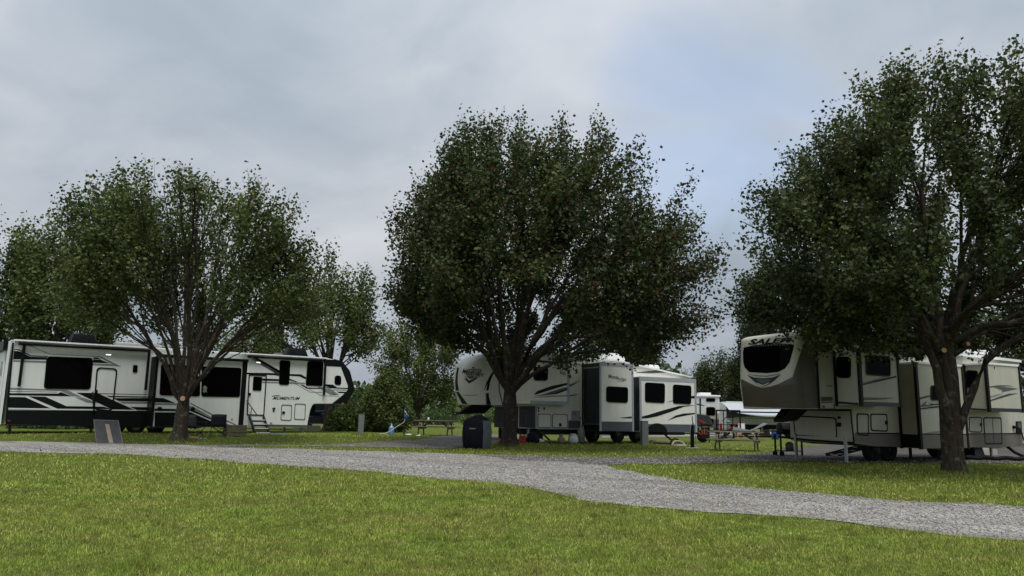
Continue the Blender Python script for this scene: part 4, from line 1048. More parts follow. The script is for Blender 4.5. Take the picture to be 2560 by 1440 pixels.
# lower body: dark front wall and storage doors
F_ = rv.front(xf); Ly = zl_
F_.plate_uv('front_panel', [(-2.42, Ly + .02), (-.02, Ly + .02), (-.02, seam_b[1] - .01), (-2.42, seam_b[1] - .01)], SLATE_D, off=-.003, th=.006)
hatch(F_, F_ and [(1247, 1026), (1292, 1027), (1292, 1062), (1245, 1059)], frame=DGREY, r=.06)
S.plate('front_panel', [(1297.5, 1015.5)] + zd(1118,850, 1120,1134) + [(1297.5, 1068)], SLATE_D, off=.003, th=.008)
hatch(S, zd(915,905, 1005,900, 1003,1095, 915,1100), frame=DGREY)
S.plate('white_line', zd(1122,852, 1140,852, 1140,1134, 1122,1134), TRIM, off=.003, th=.01)
hatch(S, zd(1152,948, 1326,950, 1326,1130, 1150,1128), WHITE2, frame=STEELD); hatch(S, zd(1340,950, 1540,954, 1540,1132, 1338,1130), WHITE2, frame=STEELD)
S.plate('latch', zd(1426,1068, 1454,1069, 1453,1112, 1425,1111), BLACK, r=.03, off=.01, th=.02)
S.plate('lower_skirt', zd(1546,1034, 1700,1036, 1700,1138, 1546,1134), SLATE, off=.003, th=.01)
fv = S.plate('furnace_vent', zd(1586,906, 1694,908, 1694,1032, 1584,1030), TRIM, r=.02, off=.003, th=.02)
for i in range(3): S.plate('slot', zd(1600,925 + i * 14, 1645,926 + i * 14, 1645,931 + i * 14, 1600,930 + i * 14), BLACK, off=.023, th=.003, parent=fv)
for q in (zd(1153,862, 1170,862, 1170,890, 1153,890), zd(1155,902, 1170,902, 1170,925, 1155,925), zd(1226,866, 1243,866, 1243,898, 1226,898), zd(1695,992, 1710,992, 1710,1012, 1695,1012)): S.plate('socket', q, BLACK, r=.02, off=.004, th=.015)
S.plate('stripe', zd(1560,572, 1640,545, 1705,515, 1640,560, 1560,605), DGREY, off=.003); S.plate('stripe', zd(1560,705, 1690,698, 1620,716, 1560,722), DGREY, off=.003)
S.line('bottom_rail', zd(1140,1140, 1700,1142), .05, TRIM, off=.004, th=.02)
# bedroom slide-out behind the tree
B_ = rv.side(-.45)
q = B_.uvs(zd(850,250, 1566,305, 1556,838, 850,815)); x0, x1 = q[0][0], q[1][0]; zt_, z0_ = (q[0][1] + q[1][1]) / 2, (q[2][1] + q[3][1]) / 2
MB().box(x0, x1, -.45, 0, z0_, zt_).build('slide_out', WHITE2, rv.root, bevel=.015)
B_.plate('slide_trim', zd(1534,318, 1566,320, 1560,800, 1530,800), TRIM, off=.003, th=.012); B_.plate('slide_trim', zd(1062,778, 1556,792, 1556,838, 1060,824), TRIM, off=.004, th=.012)
B_.window(zd(1100,345, 1286,352, 1280,526, 1098,520), r=.14); B_.window(zd(856,268, 1060,276, 1056,300, 856,296), r=.03, wd=.01, name='vent')
for q, mt_ in ((zd(1110,690, 1150,655, 1330,590, 1555,545, 1550,572, 1350,632, 1120,705), BLACK), (zd(860,425, 990,380, 1060,350, 990,392, 862,442), BLACK), (zd(1100,728, 1250,690, 1420,632, 1540,600, 1540,625, 1440,660, 1350,700, 1200,716), DGREY),
               (zd(1300,702, 1500,635, 1545,622, 1545,640, 1400,694), BLACK), (zd(1095,742, 1300,718, 1545,712, 1545,722, 1310,728), BLACK), (zd(1200,712, 1330,660, 1360,652, 1340,690), GREY)): B_.plate('stripe', q, mt_, off=.003)
# kitchen slide-out, tall, with its dark flank
def slide(pl, y, quad, mat):
    q = pl.uvs(quad); x0, x1 = (q[0][0] + q[3][0]) / 2, (q[1][0] + q[2][0]) / 2; z1, z0 = (q[0][1] + q[1][1]) / 2, (q[2][1] + q[3][1]) / 2
    MB().box(x0, x1, y, 0, z0, z1).build('slide_out', mat, rv.root, bevel=.015); f = rv.front(x0); return x0, x1, z0, z1, f
K = rv.side(-1.3); k0, k1, kz0, kz1, f = slide(K, -1.3, ze(320,240, 770,268, 765,1168, 308,1158), WHITE2)
zq = K.uv(ze(330,1032)[0])[1]
f.plate_uv('slide_flank', [(.02, kz0 + .30), (1.28, kz0 + .30), (1.28, kz1 - .04), (.02, kz1 - .04)], SLATE_D, off=.003, th=.008); f.plate_uv('flank_rail', [(.02, kz1 - .26), (1.28, kz1 - .26), (1.28, kz1 - .20), (.02, kz1 - .20)], TRIM, off=.013, th=.01)
f.plate_uv('slide_flank', [(.02, kz0 + .01), (1.28, kz0 + .01), (1.28, kz0 + .29), (.02, kz0 + .29)], BLACK, off=.003, th=.008); f.plate_uv('flank_rail', [(.02, kz0 + .30), (1.28, kz0 + .30), (1.28, kz0 + .36), (.02, kz0 + .36)], SLATE, off=.013, th=.01); f.plate_uv('seal', [(-.06, kz0 + .2), (.05, kz0 + .2), (.05, kz1 + .03), (-.06, kz1 + .03)], BLACK, off=.05, th=.06)
def trims(pl, x0, x1, z0, z1, wd, zband, bandmat):
    pl.plate_uv('slide_trim', [(x0, z0), (x0 + wd, z0), (x0 + wd, z1), (x0, z1)], TRIM, off=.002, th=.014); pl.plate_uv('slide_trim', [(x1 - wd, z0), (x1, z0), (x1, z1), (x1 - wd, z1)], TRIM, off=.002, th=.014)
    pl.plate_uv('slide_trim', [(x0 + wd, z1 - wd * 1.6), (x1 - wd, z1 - wd * 1.6), (x1 - wd, z1), (x0 + wd, z1)], TRIM, off=.002, th=.012)
    pl.plate_uv('lower_skirt', [(x0 + wd, z0), (x1 - wd, z0), (x1 - wd, zband), (x0 + wd, zband)], SLATE, off=.002, th=.01)
trims(K, k0, k1, kz0, kz1, .10, zq, SLATE)
K.window(ze(402,562, 692,576, 690,788, 400,775), r=.15)
K.text('lettering', 'Mesa', ze(434,400, 552,416, 550,466, 432,458), DGREY, bold=.015); K.text('lettering', 'Ridge', ze(552,438, 668,452, 666,504, 548,492), DGREY, bold=.015); K.line('lettering_rule', ze(550,497, 625,503), .012, DGREY)
K.plate('stripe', ze(572,984, 660,976, 742,966, 742,990, 660,990), BLACK, off=.004)
# dining slide-out
G = rv.side(-1.25); g0, g1, gz0, gz1, f = slide(G, -1.25, ze(848,420, 1605,478, 1608,1188, 850,1162), WHITE2)
f.plate_uv('slide_flank', [(.02, gz0 + .05), (1.23, gz0 + .05), (1.23, gz1 - .04), (.02, gz1 - .04)], SLATE_D, off=.003, th=.008)
f.window([(1592, 970), (1597, 970), (1597, 1006), (1592, 1006)], r=.03, wd=.02)
trims(G, g0, g1, gz0, gz1, .11, G.uv(ze(1000,1066)[0])[1], SLATE)
G.window(ze(918,510, 1184,526, 1181,790, 917,776), r=.15); G.window(ze(1290,538, 1536,556, 1532,806, 1290,794), r=.15)
G.plate('stripe', ze(878,966, 960,946, 1140,890, 1370,826, 1600,815, 1440,836, 1260,905, 1080,965, 960,988, 878,992), BLACK, off=.004); G.plate('stripe', ze(1225,1018, 1330,952, 1440,926, 1605,918, 1605,930, 1480,950, 1340,978), BLACK, off=.004)
G.plate('stripe', ze(1538,694, 1606,686, 1606,720, 1538,726), BLACK, off=.004); G.plate('stripe', ze(1205,778, 1286,752, 1288,760), BLACK, off=.004)
xw = G.uv(ze(1080,1180)[0])[0]
pts = [(xw + .62 * math.cos(a), gz0 + .42 * math.sin(a)) for a in np.linspace(0, math.pi, 14)]
G.plate_uv('wheel_arch', pts, BLACK, off=.014, th=.004)
# wheels, chassis
for pxz in (250, 585): wheel(rv, S.uv(ze(pxz, 1200)[0])[0], .1, .38)
wheel(rv, S.uv(ze(830, 1200)[0])[0], .1, .38)
MB().box(xf + .3, xe - .2, .4, .52, zl_ - .28, zl_ - .02).box(xf + .3, xe - .2, 1.9, 2.02, zl_ - .28, zl_ - .02).box(xf + .6, xe - .8, .5, 1.95, zl_ - .14, zl_ - .03).build('chassis', STEELD, rv.root)
for q0, q1 in (((1343, 1073), (1374, 1100)), ((1654, 1080), (1684, 1108))):
    a, b = rv.side(.1).uv(q0), rv.side(.1).uv(q1); MB().beam((a[0], .1, a[1]), (b[0], .1, max(.03, b[1])), .07, .07).build('stabiliser', STEELD, rv.root)
for px, yy in ((1250, 2.1), (1320, .25)):
    x = rv.side(yy).uv((px, 1085))[0]; MB().box(x - .06, x + .06, yy - .06, yy + .06, .02, zl_ + .1).box(x - .14, x + .14, yy - .14, yy + .14, .0, .025).build('jack_leg', STEELD if yy > 1 else STEEL, rv.root)
# pin box under the nose
zc_ = seam_b[1]
mk('pin_box', [(-.1,.9,zc_+.03),(-.1,1.55,zc_+.03),(-1.0,1.5,zc_+.03),(-1.0,.95,zc_+.03),(-.5,1.0,zc_-.35),(-.5,1.45,zc_-.35),(-1.75,1.42,zc_-.42),(-1.75,1.02,zc_-.42),(-1.75,1.42,zc_-.3),(-1.75,1.02,zc_-.3)],
   [(0,1,2,3),(4,7,6,5),(3,2,8,9),(9,8,6,7),(0,3,9,7,4),(1,5,6,8,2),(0,4,5,1)], BLACK, rv.root, bevel=.02)
# roof
P1 = rv.side(.8); rbm = lambda name, q, y0, y1, mat, **k: (lambda a, b: roof_box(rv, name, min(a[0], b[0]), max(a[0], b[0]), y0, y1, min(a[1], b[1]), max(a[1], b[1]), mat, **k))(*P1.uvs(q))
rbm('air_conditioner', ze(420,225, 672,132), .8, 1.6, ROOFW); rbm('roof_vent', ze(975,325, 1125,282), .8, 1.3, ROOFW, taper=.05); rbm('roof_vent', zd(1030,180, 1160,148), .8, 1.3, ROOFW, taper=.05)
P2 = rv.side(.45)
lad = MB()
for xa_, xb_ in ((1408, 1462), (1482, 1536)):
    a, b = P2.uv(ze(xa_, 400)[0]), P2.uv(ze(xb_, 430)[0]); t = P2.uv(ze(xa_, 345)[0])[1]; m_ = (a[0] + b[0]) / 2; h = (b[0] - a[0]) / 2
    lad.tube([(a[0], .45, a[1] - .3)] + [(m_ - h * math.cos(q), .45, t + .12 * math.sin(q)) for q in np.linspace(0, math.pi, 9)] + [(b[0], .45, b[1] - 1.6)], .022, 6)
lad.build('ladder', STEEL, rv.root, smooth=True)
RV2 = rv
# ================================================================== cream and taupe trailer (right)
p = at(2048, 1040, 22.3)
rv = Rig('fifth_wheel_trailer', 'cream trailer with a taupe front cap and big dark front window, at the right', 'trailer', (p.x, p.y, 0), R(27))
S = rv.side(0)
roofl = S.uvs([(2048, 846)] + zk(240,255, 860,305, 1262,352)); zbt = S.uv((2052, 1021))[1]
xe = roofl[-1][0]
xf = S.uv(zg(1192,1000)[0])[0]
low = S.uvs(zg(1198,1165, 1390,1200) + zk(245,1088, 620,1112, 860,1092, 1100,1100, 1292,1062))
body = [(0, zbt), (0, roofl[0][1])] + roofl[1:] + [(xe + .02, low[-1][1] + .05)] + low[::-1] + [(xf, zbt)]
shell(rv, 'body', body, CREAM)
zb0, zt0 = zbt - .02, roofl[0][1] + .23
def dep(z):
    t = (z - zb0) / (zt0 - zb0)
    if t < .30: return .80 + .14 * t / .30
    if t < .90: return .94 - .12 * (t - .3) / .60
    return .82 * max(.0, 1 - ((t - .90) / .10) ** 2.6) ** .5
zs = [zb0 + (zt0 - zb0) * t for t in (0, .03, .1, .2, .3, .4, .5, .6, .7, .78, .84, .87, .9, .92, .94, .96, .975, .985, .994, 1)]
nose, bvh = cap_mesh(rv, 'front_cap', zs, dep, 4.6, 2.46, CREAM, ns=72)
D = lambda nme, q, mt_, **k: decal(rv, nme, bvh, q, mt_, **k)
D('lower_cap_panel', zg(118,552, 200,596, 270,628, 330,642, 400,630, 480,606, 610,540, 700,270, 742,165, 852,150, 868,300, 874,600, 882,838, 600,836, 300,826, 152,818), BROWN, step=5)
D('cap_window', zg(150,262, 250,238, 400,222, 560,224, 628,234, 612,300, 585,400, 540,460, 480,492, 370,504, 200,494, 160,450, 146,400, 142,310), GLASS, off=.006, step=5)
D('emblem', zg(182,520, 250,545, 330,552, 420,545, 500,518, 440,575, 390,610, 335,632, 270,600), NAVY, off=.008); D('emblem', zg(255,556, 330,565, 420,556, 395,580, 335,605, 290,585), M('slate_emblem', (.06, .075, .085)), off=.011)
D('emblem', zg(270,592, 333,616, 395,590, 390,600, 335,628, 280,604), CREAM, off=.012)
D('stripe', zg(170,505, 260,524, 370,528, 490,510, 500,514, 370,537, 260,532), DGREY, off=.006)
D('stripe', zg(770,360, 830,320, 852,270, 852,305, 800,345), M('pale_flash', (.4, .4, .37)), off=.007)
decal_text(rv, 'lettering', bvh, 'SALEM', zg(205,182, 612,166, 606,214, 190,236), BLACK, shear=.25, bold=.035, off=.01)
for q in zip((205, 292, 372, 440, 560), (183, 178, 172, 170, 168)): pass
decal_text(rv, 'lettering', bvh, 'HEMISPHERE', zg(235,236, 580,226, 578,240, 232,254), DGREY, bold=.02, off=.012, spacing=1.25)
D('marker_lamp', zg(455,156, 464,155, 464,166, 456,166), BLACK, off=.02)
MB().tube([(.0, -.02, zbt), (.0, -.02, roofl[0][1] - .02)], .035, 6).build('cap_seam', BLACK, rv.root)
# lower front wall under the nose with its wide storage door
F_ = rv.front(xf)
fz0, fz1 = low[0][1], zbt
F_.plate_uv('front_panel', [(-2.43, fz0 + .02), (-.02, fz0 + .02), (-.02, fz1), (-2.43, fz1)], CREAM, off=-.003, th=.005)
hatch(F_, zg(616,902, 1030,922, 1040,1126, 634,1098), CREAM, wd=.045, r=.12)
F_.line('edge_trim', zg(640,850, 1165,856, 1200,1160), .05, BLACK, off=.016, th=.02); F_.line('edge_trim', zg(485,1108, 780,1138, 1200,1166), .06, BLACK, off=.016, th=.02)
for q in (zg(1044,912, 1070,913, 1072,938, 1045,937), zg(1040,970, 1076,971, 1076,1012, 1041,1010)): F_.plate('socket', q, BLACK, r=.02, off=.015, th=.02)
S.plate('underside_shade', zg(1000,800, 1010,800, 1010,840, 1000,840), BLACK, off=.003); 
S.plate('marker_lamp', zg(893,808, 914,810, 914,832, 894,832), DGREY, r=.05, off=.004, th=.02)
# taupe lower band
band = zg(1212,1072) + zk(245,973, 410,980, 1290,972)
bq = S.uvs(band); lowq = [(x, z + .015) for x, z in low]
S.plate_uv('lower_band', [(lowq[0][0] + .03, lowq[0][1] + .02), (lowq[0][0] + .03, bq[0][1])] + bq[1:] + [(lowq[-1][0] - .02, lowq[-1][1])] + lowq[-2:0:-1], BROWN2, off=.003, th=.008)
S.line('belt_trim', band, .035, BLACK, off=.013, th=.008)
# doors on the wall
hatch(S, zg(1216,882, 1332,886, 1334,1102, 1222,1092), CREAM, wd=.045); h_ = hatch(S, zg(1346,886, 1506,888, 1512,1060, 1352,1052), CREAM, wd=.04)
S.plate('latch', zg(1484,955, 1506,956, 1508,992, 1486,990), BLACK, r=.02, off=.012, th=.02)
hatch(S, zk(828,830, 936,830, 942,966, 832,962), CREAM, wd=.035); S.plate('latch', zk(922,884, 938,884, 938,910, 924,910), BLACK, off=.012, th=.02)
h_ = hatch(S, zk(952,832, 1106,834, 1116,1066, 964,1066), CREAM, wd=.045); S.line('door_gap', zk(1030,842, 1042,1060), .02, BLACK, off=.010, th=.004, parent=h_)
pd = S.plate('outlet_box', zk(1230,868, 1274,868, 1278,974, 1232,974), BLACK, r=.02, off=.004, th=.03); S.plate('lid', zk(1240,880, 1266,880, 1268,925, 1242,925), DGREY, off=.034, th=.004, parent=pd)
a, b = S.uv(zk(1210, 918)[0]), S.uv(zk(1285, 1070)[0])
MB().tube([(a[0], -.12, a[1]), (a[0] + .12, -.10, a[1] - .02), (a[0] + .3, -.08, a[1] - .15), (b[0], -.12, b[1])], .02, 6).lathe([(.045, -.12), (.06, 0)], (a[0], .0, a[1]), 10, 'y').build('power_cord', BLACKR, rv.root, smooth=True)
S.plate('side_flash', zg(852,245, 870,215, 940,232, 975,250, 905,275, 858,320), CREAM, off=.003)
for q, mt_ in ((zg(858,322, 905,290, 985,265, 985,272, 900,305, 858,345), BLACK), (zg(925,622, 985,618, 985,630, 925,628), DGREY), (zg(880,727, 990,728, 990,765, 880,770), DGREY), (zg(884,778, 990,772, 990,780, 884,786), BLACK)): S.plate('stripe', q, mt_, off=.003)
S.plate('stripe', zk(520,978, 620,952, 900,916, 820,945, 640,975), GREY, off=.003)
re = S.uvs([(2060, 846)] + zk(240,252, 860,302, 1262,350)); mb = MB()
for a, b in zip(re, re[1:]): mb.beam((a[0], -.03, a[1] - .02), (b[0], -.03, b[1] - .02), .09, .09)
mb.build('roof_edge', ROOFW, rv.root)
# slide-outs: (front flank, face)
def slide(face_q, p_, flank_cols, bottom_trim=None, name='slide_out', fm=CREAM):
    PL = rv.side(-p_); q = PL.uvs(face_q); x0, x1 = (q[0][0] + q[3][0]) / 2, (q[1][0] + q[2][0]) / 2; z1, z0 = (q[0][1] + q[1][1]) / 2, (q[2][1] + q[3][1]) / 2
    MB().box(x0, x1, -p_, 0, z0, z1).build(name, fm, rv.root, bevel=.012)
    fp = rv.front(x0)
    MB().box(x0 - .05, x0 + .06, -p_ - .03, -p_ + .06, z0 - .03, z1 + .03).build('slide_trim', BLACK, rv.root, bevel=.01); MB().box(x1 - .04, x1 + .05, -p_ - .03, -p_ + .04, z0 - .03, z1 + .03).build('slide_trim', BLACK, rv.root, bevel=.01)
    fp.plate_uv('seal', [(-.02, z0 - .03), (.07, z0 - .03), (.07, z1 + .03), (-.02, z1 + .03)], BLACK, off=.003, th=.05)
    MB().box(x0 - .03, x1 + .03, -p_ - .025, 0, z1 - .02, z1 + .05).build('slide_roof', ROOFW, rv.root, bevel=.01)
    return PL, fp, x0, x1, z0, z1
A1, f1, x0, x1, z0, z1 = slide(zg(1245,255) + zk(218,300, 240,745) + zg(1258,800), .87, None)
f1.window(zg(1030,345, 1166,350, 1166,552, 1034,548), r=.12)
A1.window(zg(1302,330, 1534,345, 1536,540, 1304,522), r=.1)
f1.line('bottom_trim', zg(1012,778, 1236,796), .06, NAVY, off=.004, th=.02); A1.plate_uv('bottom_trim', [(x0, z0 - .02), (x1, z0 - .02), (x1, z0 + .10), (x0, z0 + .10)], NAVY, off=.003, th=.012)
for q, mt_ in ((zg(1255,612, 1400,572, 1592,528, 1592,545, 1420,585, 1255,622), BLACK), (zg(1258,732, 1400,735, 1592,738, 1450,755, 1258,760), DGREY), (zg(1250,600, 1380,565, 1480,540, 1480,552, 1380,576, 1250,612), GREY)): A1.plate('stripe', q, mt_, off=.004)
A2, f2, x0, x1, z0, z1 = slide(zk(385,378, 790,395, 800,1090, 412,1108), .66, None)
zz = A2.uv(zk(415,982)[0])[1]
f2.plate_uv('slide_flank', [(.08, zz + .02), (.65, zz + .02), (.65, z1 - .02), (.08, z1 - .02)], BEIGE, off=.003, th=.006); f2.plate_uv('slide_flank', [(.02, z0 + .01), (.65, z0 + .01), (.65, zz), (.02, zz)], BLACK, off=.003, th=.006)  # beige upper plate puts the flank's shading into its colour
A2.plate_uv('lower_band', [(x0 + .07, z0 + .01), (x1 - .05, z0 + .01), (x1 - .05, zz), (x0 + .07, zz)], BROWN2, off=.003, th=.008); A2.plate_uv('belt_trim', [(x0 + .07, zz), (x1 - .05, zz), (x1 - .05, zz + .03), (x0 + .07, zz + .03)], BLACK, off=.003, th=.012)
for q, mt_ in ((zk(398,668, 470,648, 640,630, 640,640, 500,655, 398,686), NAVY), (zk(400,745, 470,690, 455,725, 530,738, 480,742), DGREY), (zk(402,758, 480,748, 640,728, 640,740, 490,758, 402,768), BLACK), (zk(470,690, 490,715, 540,720, 620,705, 560,728, 500,730), BLACK), (zk(420,975, 520,955, 760,930, 640,968), GREY)): A2.plate('stripe', q, mt_, off=.004)
A2.window(zk(500,560, 630,560, 630,690, 500,690), r=.1)
A3, f3, x0, x1, z0, z1 = slide(zk(985,385, 1258,390, 1285,785, 1000,782), .75, None)
f3.window(zk(806,430, 908,432, 912,582, 808,584), r=.1); A3.plate_uv('bottom_trim', [(x0, z0 - .02), (x1, z0 - .02), (x1, z0 + .10), (x0, z0 + .10)], NAVY, off=.003, th=.012)
f3.line('bottom_trim', zk(850,762, 980,770), .06, NAVY, off=.004, th=.02)
for q, mt_ in ((zk(992,572, 1080,560, 1160,560, 1216,568, 1150,566, 1060,572, 992,580), NAVY), (zk(1045,578, 1120,572, 1250,588, 1150,610, 1112,618, 1116,600), DGREY), (zk(992,694, 1100,655, 1170,632, 1250,628, 1180,645, 992,702), NAVY), (zk(992,660, 1060,640, 1118,630, 1070,650, 992,670), GREY)): A3.plate('stripe', q, mt_, off=.004)
# far-side slide edge seen past the nose
FS = rv.side(2.44)
xq = FS.uv(zg(90, 500)[0])[0]
MB().box(max(xq, .15), max(xq, .15) + 2.2, 2.44, 3.15, zbt + .10, roofl[0][1] - .55).build('slide_out', BLACK, rv.root, bevel=.02)
# under the trailer
x2, z2 = S.uv(zg(1105,1180)[0])
for px, py, yy, mt_ in ((1991, 1148, 2.2, STEEL), (2115, 1157, .15, STEEL), (2478, 1142, .3, ALU), (2345, 1142, 1.4, STEELD), (2276, 1142, 1.2, STEELD)):
    x = rv.side(yy).uv((px, 1130))[0]; MB().box(x - .036, x + .036, yy - .036, yy + .036, .02, .75).box(x - .12, x + .12, yy - .12, yy + .12, 0, .025).build('jack_leg', mt_, rv.root)
for px in (2206, 2244): wheel(rv, S.uv((px, 1130))[0], .25, .37)
wheel(rv, S.uv((2480, 1130))[0], 1.9, .37); wheel(rv, S.uv((2412, 1130))[0], .25, .37)
MB().box(xf + .4, xe - .3, .4, .52, .50, .72).box(xf + .4, xe - .3, 1.9, 2.02, .50, .72).box(xf + 1.2, xe - 1.0, .5, 1.95, .58, .70).build('chassis', STEELD, rv.root)
mk('pin_box', [(.75,1.05,zbt-.02),(.75,1.5,zbt-.02),(.0,1.45,zbt-.02),(.0,1.05,zbt-.02),(.30,1.08,zbt-.36),(.30,1.42,zbt-.36),(-.35,1.42,zbt-.42),(-.35,1.08,zbt-.42),(-.35,1.42,zbt-.32),(-.35,1.08,zbt-.32)],
   [(0,1,2,3),(4,7,6,5),(3,2,8,9),(9,8,6,7),(0,3,9,7,4),(1,5,6,8,2),(0,4,5,1)], BLACK, rv.root, bevel=.02)
# entry steps on the far side show below the floor
FS = rv.side(2.5); a, b = FS.uv((2160, 1112)), FS.uv((2112, 1143))
st = MB().beam((a[0], 2.5, a[1]), (b[0] - .1, 3.2, .05), .05, .12).beam((a[0] + .6, 2.5, a[1]), (b[0] + .5, 3.2, .05), .05, .12).build('steps', NAVY, rv.root)
for i in range(1, 4):
    t = i / 3.3; MB().box(a[0] + (b[0] - .1 - a[0]) * t, a[0] + .6 + (b[0] - .1 - a[0]) * t, 2.5 + .7 * t - .1, 2.5 + .7 * t + .12, a[1] * (1 - t) + .03, a[1] * (1 - t) + .06).build('tread', ALU, st)
# roof
P1 = rv.side(1.0); rbs = lambda name, q, y0, y1, mat, **k: (lambda a, b: roof_box(rv, name, min(a[0], b[0]), max(a[0], b[0]), y0, y1, min(a[1], b[1]), max(a[1], b[1]), mat, **k))(*P1.uvs(q))
rbs('air_conditioner', zg(918,165, 1250,68), 1.0, 1.8, ROOFW, taper=.2, bevel=.08); rbs('roof_vent', zk(860,292, 1000,262), .9, 1.4, ROOFW, taper=.05)
RV3 = rv
# ================================================================== things standing about
def plain(name, base, rz, label, cat, group=None): return empty(name, base, rz, label, cat, group)
# utility boxes
def pedestal(base, h, w_, d, label, rz):
    t = plain('utility_box', base, rz, label, 'utility box', 'electric hook-up boxes')
    MB().box(-w_/2, w_/2, -d/2, d/2, -.02, h).build('housing', PEDGREY, t, bevel=.01)
    MB().box(w_/2, w_/2 + .012, -d/2 + .02, d/2 - .02, .25, h - .03).build('door', M('box_door', (.28, .29, .29)), t, bevel=.004)
    MB().box(w_/2 + .012, w_/2 + .035, -.06, .06, h - .28, h - .06).build('meter_cover', RIM, t, bevel=.005)
    MB().box(-w_/2 - .01, w_/2 + .02, -d/2 - .01, d/2 + .01, h, h + .015).build('cap', PEDGREY, t)
    return t
pedestal(ground(901, 1088), 1.0, .24, .22, 'grey upright electric box on the grass beside the cone-shaped bush', R(20))
pedestal(ground(1611, 1113), 1.08, .30, .24, 'grey upright electric box in front of the slide-out with two windows', R(15))
# water post with hose and blue bag
b = ground(1010, 1088)
t = plain('water_post', b, 0, 'dark water post with a blue bag hanging on it and a white hose', 'water tap')
MB().box(-.035, .035, -.035, .035, -.02, .62).build('post', STEELD, t); MB().tube([(.0, .05, .5), (.0, .05, 1.28)], .018, 8).build('pipe', STEEL, t, smooth=True)
MB().tube([(0, .05, 1.22), (.0, -.1, 1.26), (.0, -.16, 1.2)], .025, 8).lathe([(.05, 1.28), (.03, 1.31)], (0, .05, 0), 10).build('tap', STEELD, t, smooth=True)
MB().lathe([(.02, .62), (.07, .68), (.10, .85), (.085, 1.0), (.03, 1.05)], (.11, -.08, 0), 12).build('bag', BLUE, t, smooth=True)
MB().lathe([(.02, .0), (.06, .03), (.06, .10), (.02, .14)], (.02, -.05, 1.20), 10).build('filter_head', NAVY, t, smooth=True)
MB().tube([(.0, -.16, 1.2), (.09, -.14, 1.1), (.1, -.12, .9), (-.02, -.12, .62), (-.3, -.1, .45), (-.65, -.05, .2), (-.95, 0, .07), (-1.25, .05, .03)], .016, 8).build('hose', GASW, t, smooth=True)
b = ground(978, 1087)
t = plain('water_jug', b, 0, 'translucent blue water jug standing on the grass by the bush', 'water jug')
MB().lathe([(.11, 0), (.138, .02), (.138, .10), (.132, .12), (.138, .14), (.138, .26), (.132, .28), (.138, .30), (.13, .36), (.06, .44), (.035, .46), (.035, .50)], (0,0,0), 20).build('bottle', WATER, t, smooth=True)
MB().lathe([(.04, .49), (.04, .535), (.03, .54)], (0,0,0), 14).build('stopper', GASW, t, smooth=True)
# picnic tables
def table(base, rz, Lt, label, k=1.0, seat_l=None, wood=WOOD):
    t = plain('picnic_table', base, rz, label, 'picnic table', 'wooden picnic tables'); seat_l = seat_l or Lt
    wp = .14
    for i in range(5):
        y = (i - 2) * (wp + .012); MB().box(-Lt/2, Lt/2, y - wp/2, y + wp/2, .71, .75).build('plank', wood, t, bevel=.005)
    for sgn in (-1, 1):
        for q in (0, 1): MB().box(-seat_l/2, seat_l/2, sgn * (.60 + q * .15) - .068, sgn * (.60 + q * .15) + .068, .42, .455).build('seat_plank', wood, t, bevel=.005)
        x = sgn * Lt * .36
        for s2 in (-1, 1): MB().beam((x, s2 * .28, .71), (x, s2 * .62, -.02), .09, .045, (1, 0, 0)).build('leg', WOOD2, t)
        MB().box(x + .03, x + .07, -.80, .80, .31, .42).build('seat_beam', WOOD2, t); MB().box(x + .03, x + .07, -.34, .34, .63, .71).build('top_beam', WOOD2, t)
        MB().beam((x, 0, .36), (x - sgn * .5, 0, .70), .09, .04, (0, 1, 0)).build('brace', WOOD2, t)
    t.scale = (k, k, k)
    return t
b = ground(1088, 1088.5); tb1 = table((b.x, b.y, b.z), R(-8), 2.05, 'weathered wooden picnic table near the cone-shaped bush, a small can on its top', 1.0, 2.3)
b = ground(1842, 1127); tb2 = table((b.x, b.y, b.z), R(-24), 2.05, 'weathered wooden picnic table by the nose of the cream trailer, solar panel on its top', 1.0, 2.1)
p1 = Vector(tb1.location) + Matrix.Rotation(R(-8), 3, 'Z') @ Vector((-.35, -.1, .75))
tag(MB().lathe([(.05, 0), (.052, .02), (.052, .11), (.04, .12), (.04, .14)], p1, 14).build('can', GASW, smooth=True), 'small white can standing on the top of the picnic table near the bush', 'can')
p2 = Matrix.Translation(tb2.location) @ Matrix.Rotation(R(-24), 4, 'Z')
sp = plain('solar_panel', p2 @ Vector((.62, .05, .752)), R(-12), 'folding grey solar panel propped open on the picnic table by the cream trailer', 'solar panel')
mk('panel', [(-.75,-.05,.02),(-.1,-.3,.0),(-.05,.3,.02),(-.7,.4,.16),(-.75,-.05,.045),(-.1,-.3,.025),(-.05,.3,.045),(-.7,.4,.185)], [(0,3,2,1),(4,5,6,7),(0,1,5,4),(1,2,6,5),(2,3,7,6),(3,0,4,7)], DGREY, sp)
mk('panel', [(-.1,-.3,.0),(.55,-.25,.30),(.45,.35,.33),(-.05,.3,.02),(-.1,-.3,.025),(.55,-.25,.325),(.45,.35,.355),(-.05,.3,.045)], [(0,3,2,1),(4,5,6,7),(0,1,5,4),(1,2,6,5),(2,3,7,6),(3,0,4,7)], M('panel_back', (.13, .14, .14)), sp)
MB().tube([(.36, .0, .22), (.38, -.02, 0)], .015, 6).tube([(.34, .26, .24), (.36, .24, 0)], .015, 6).build('prop', STEEL, sp)
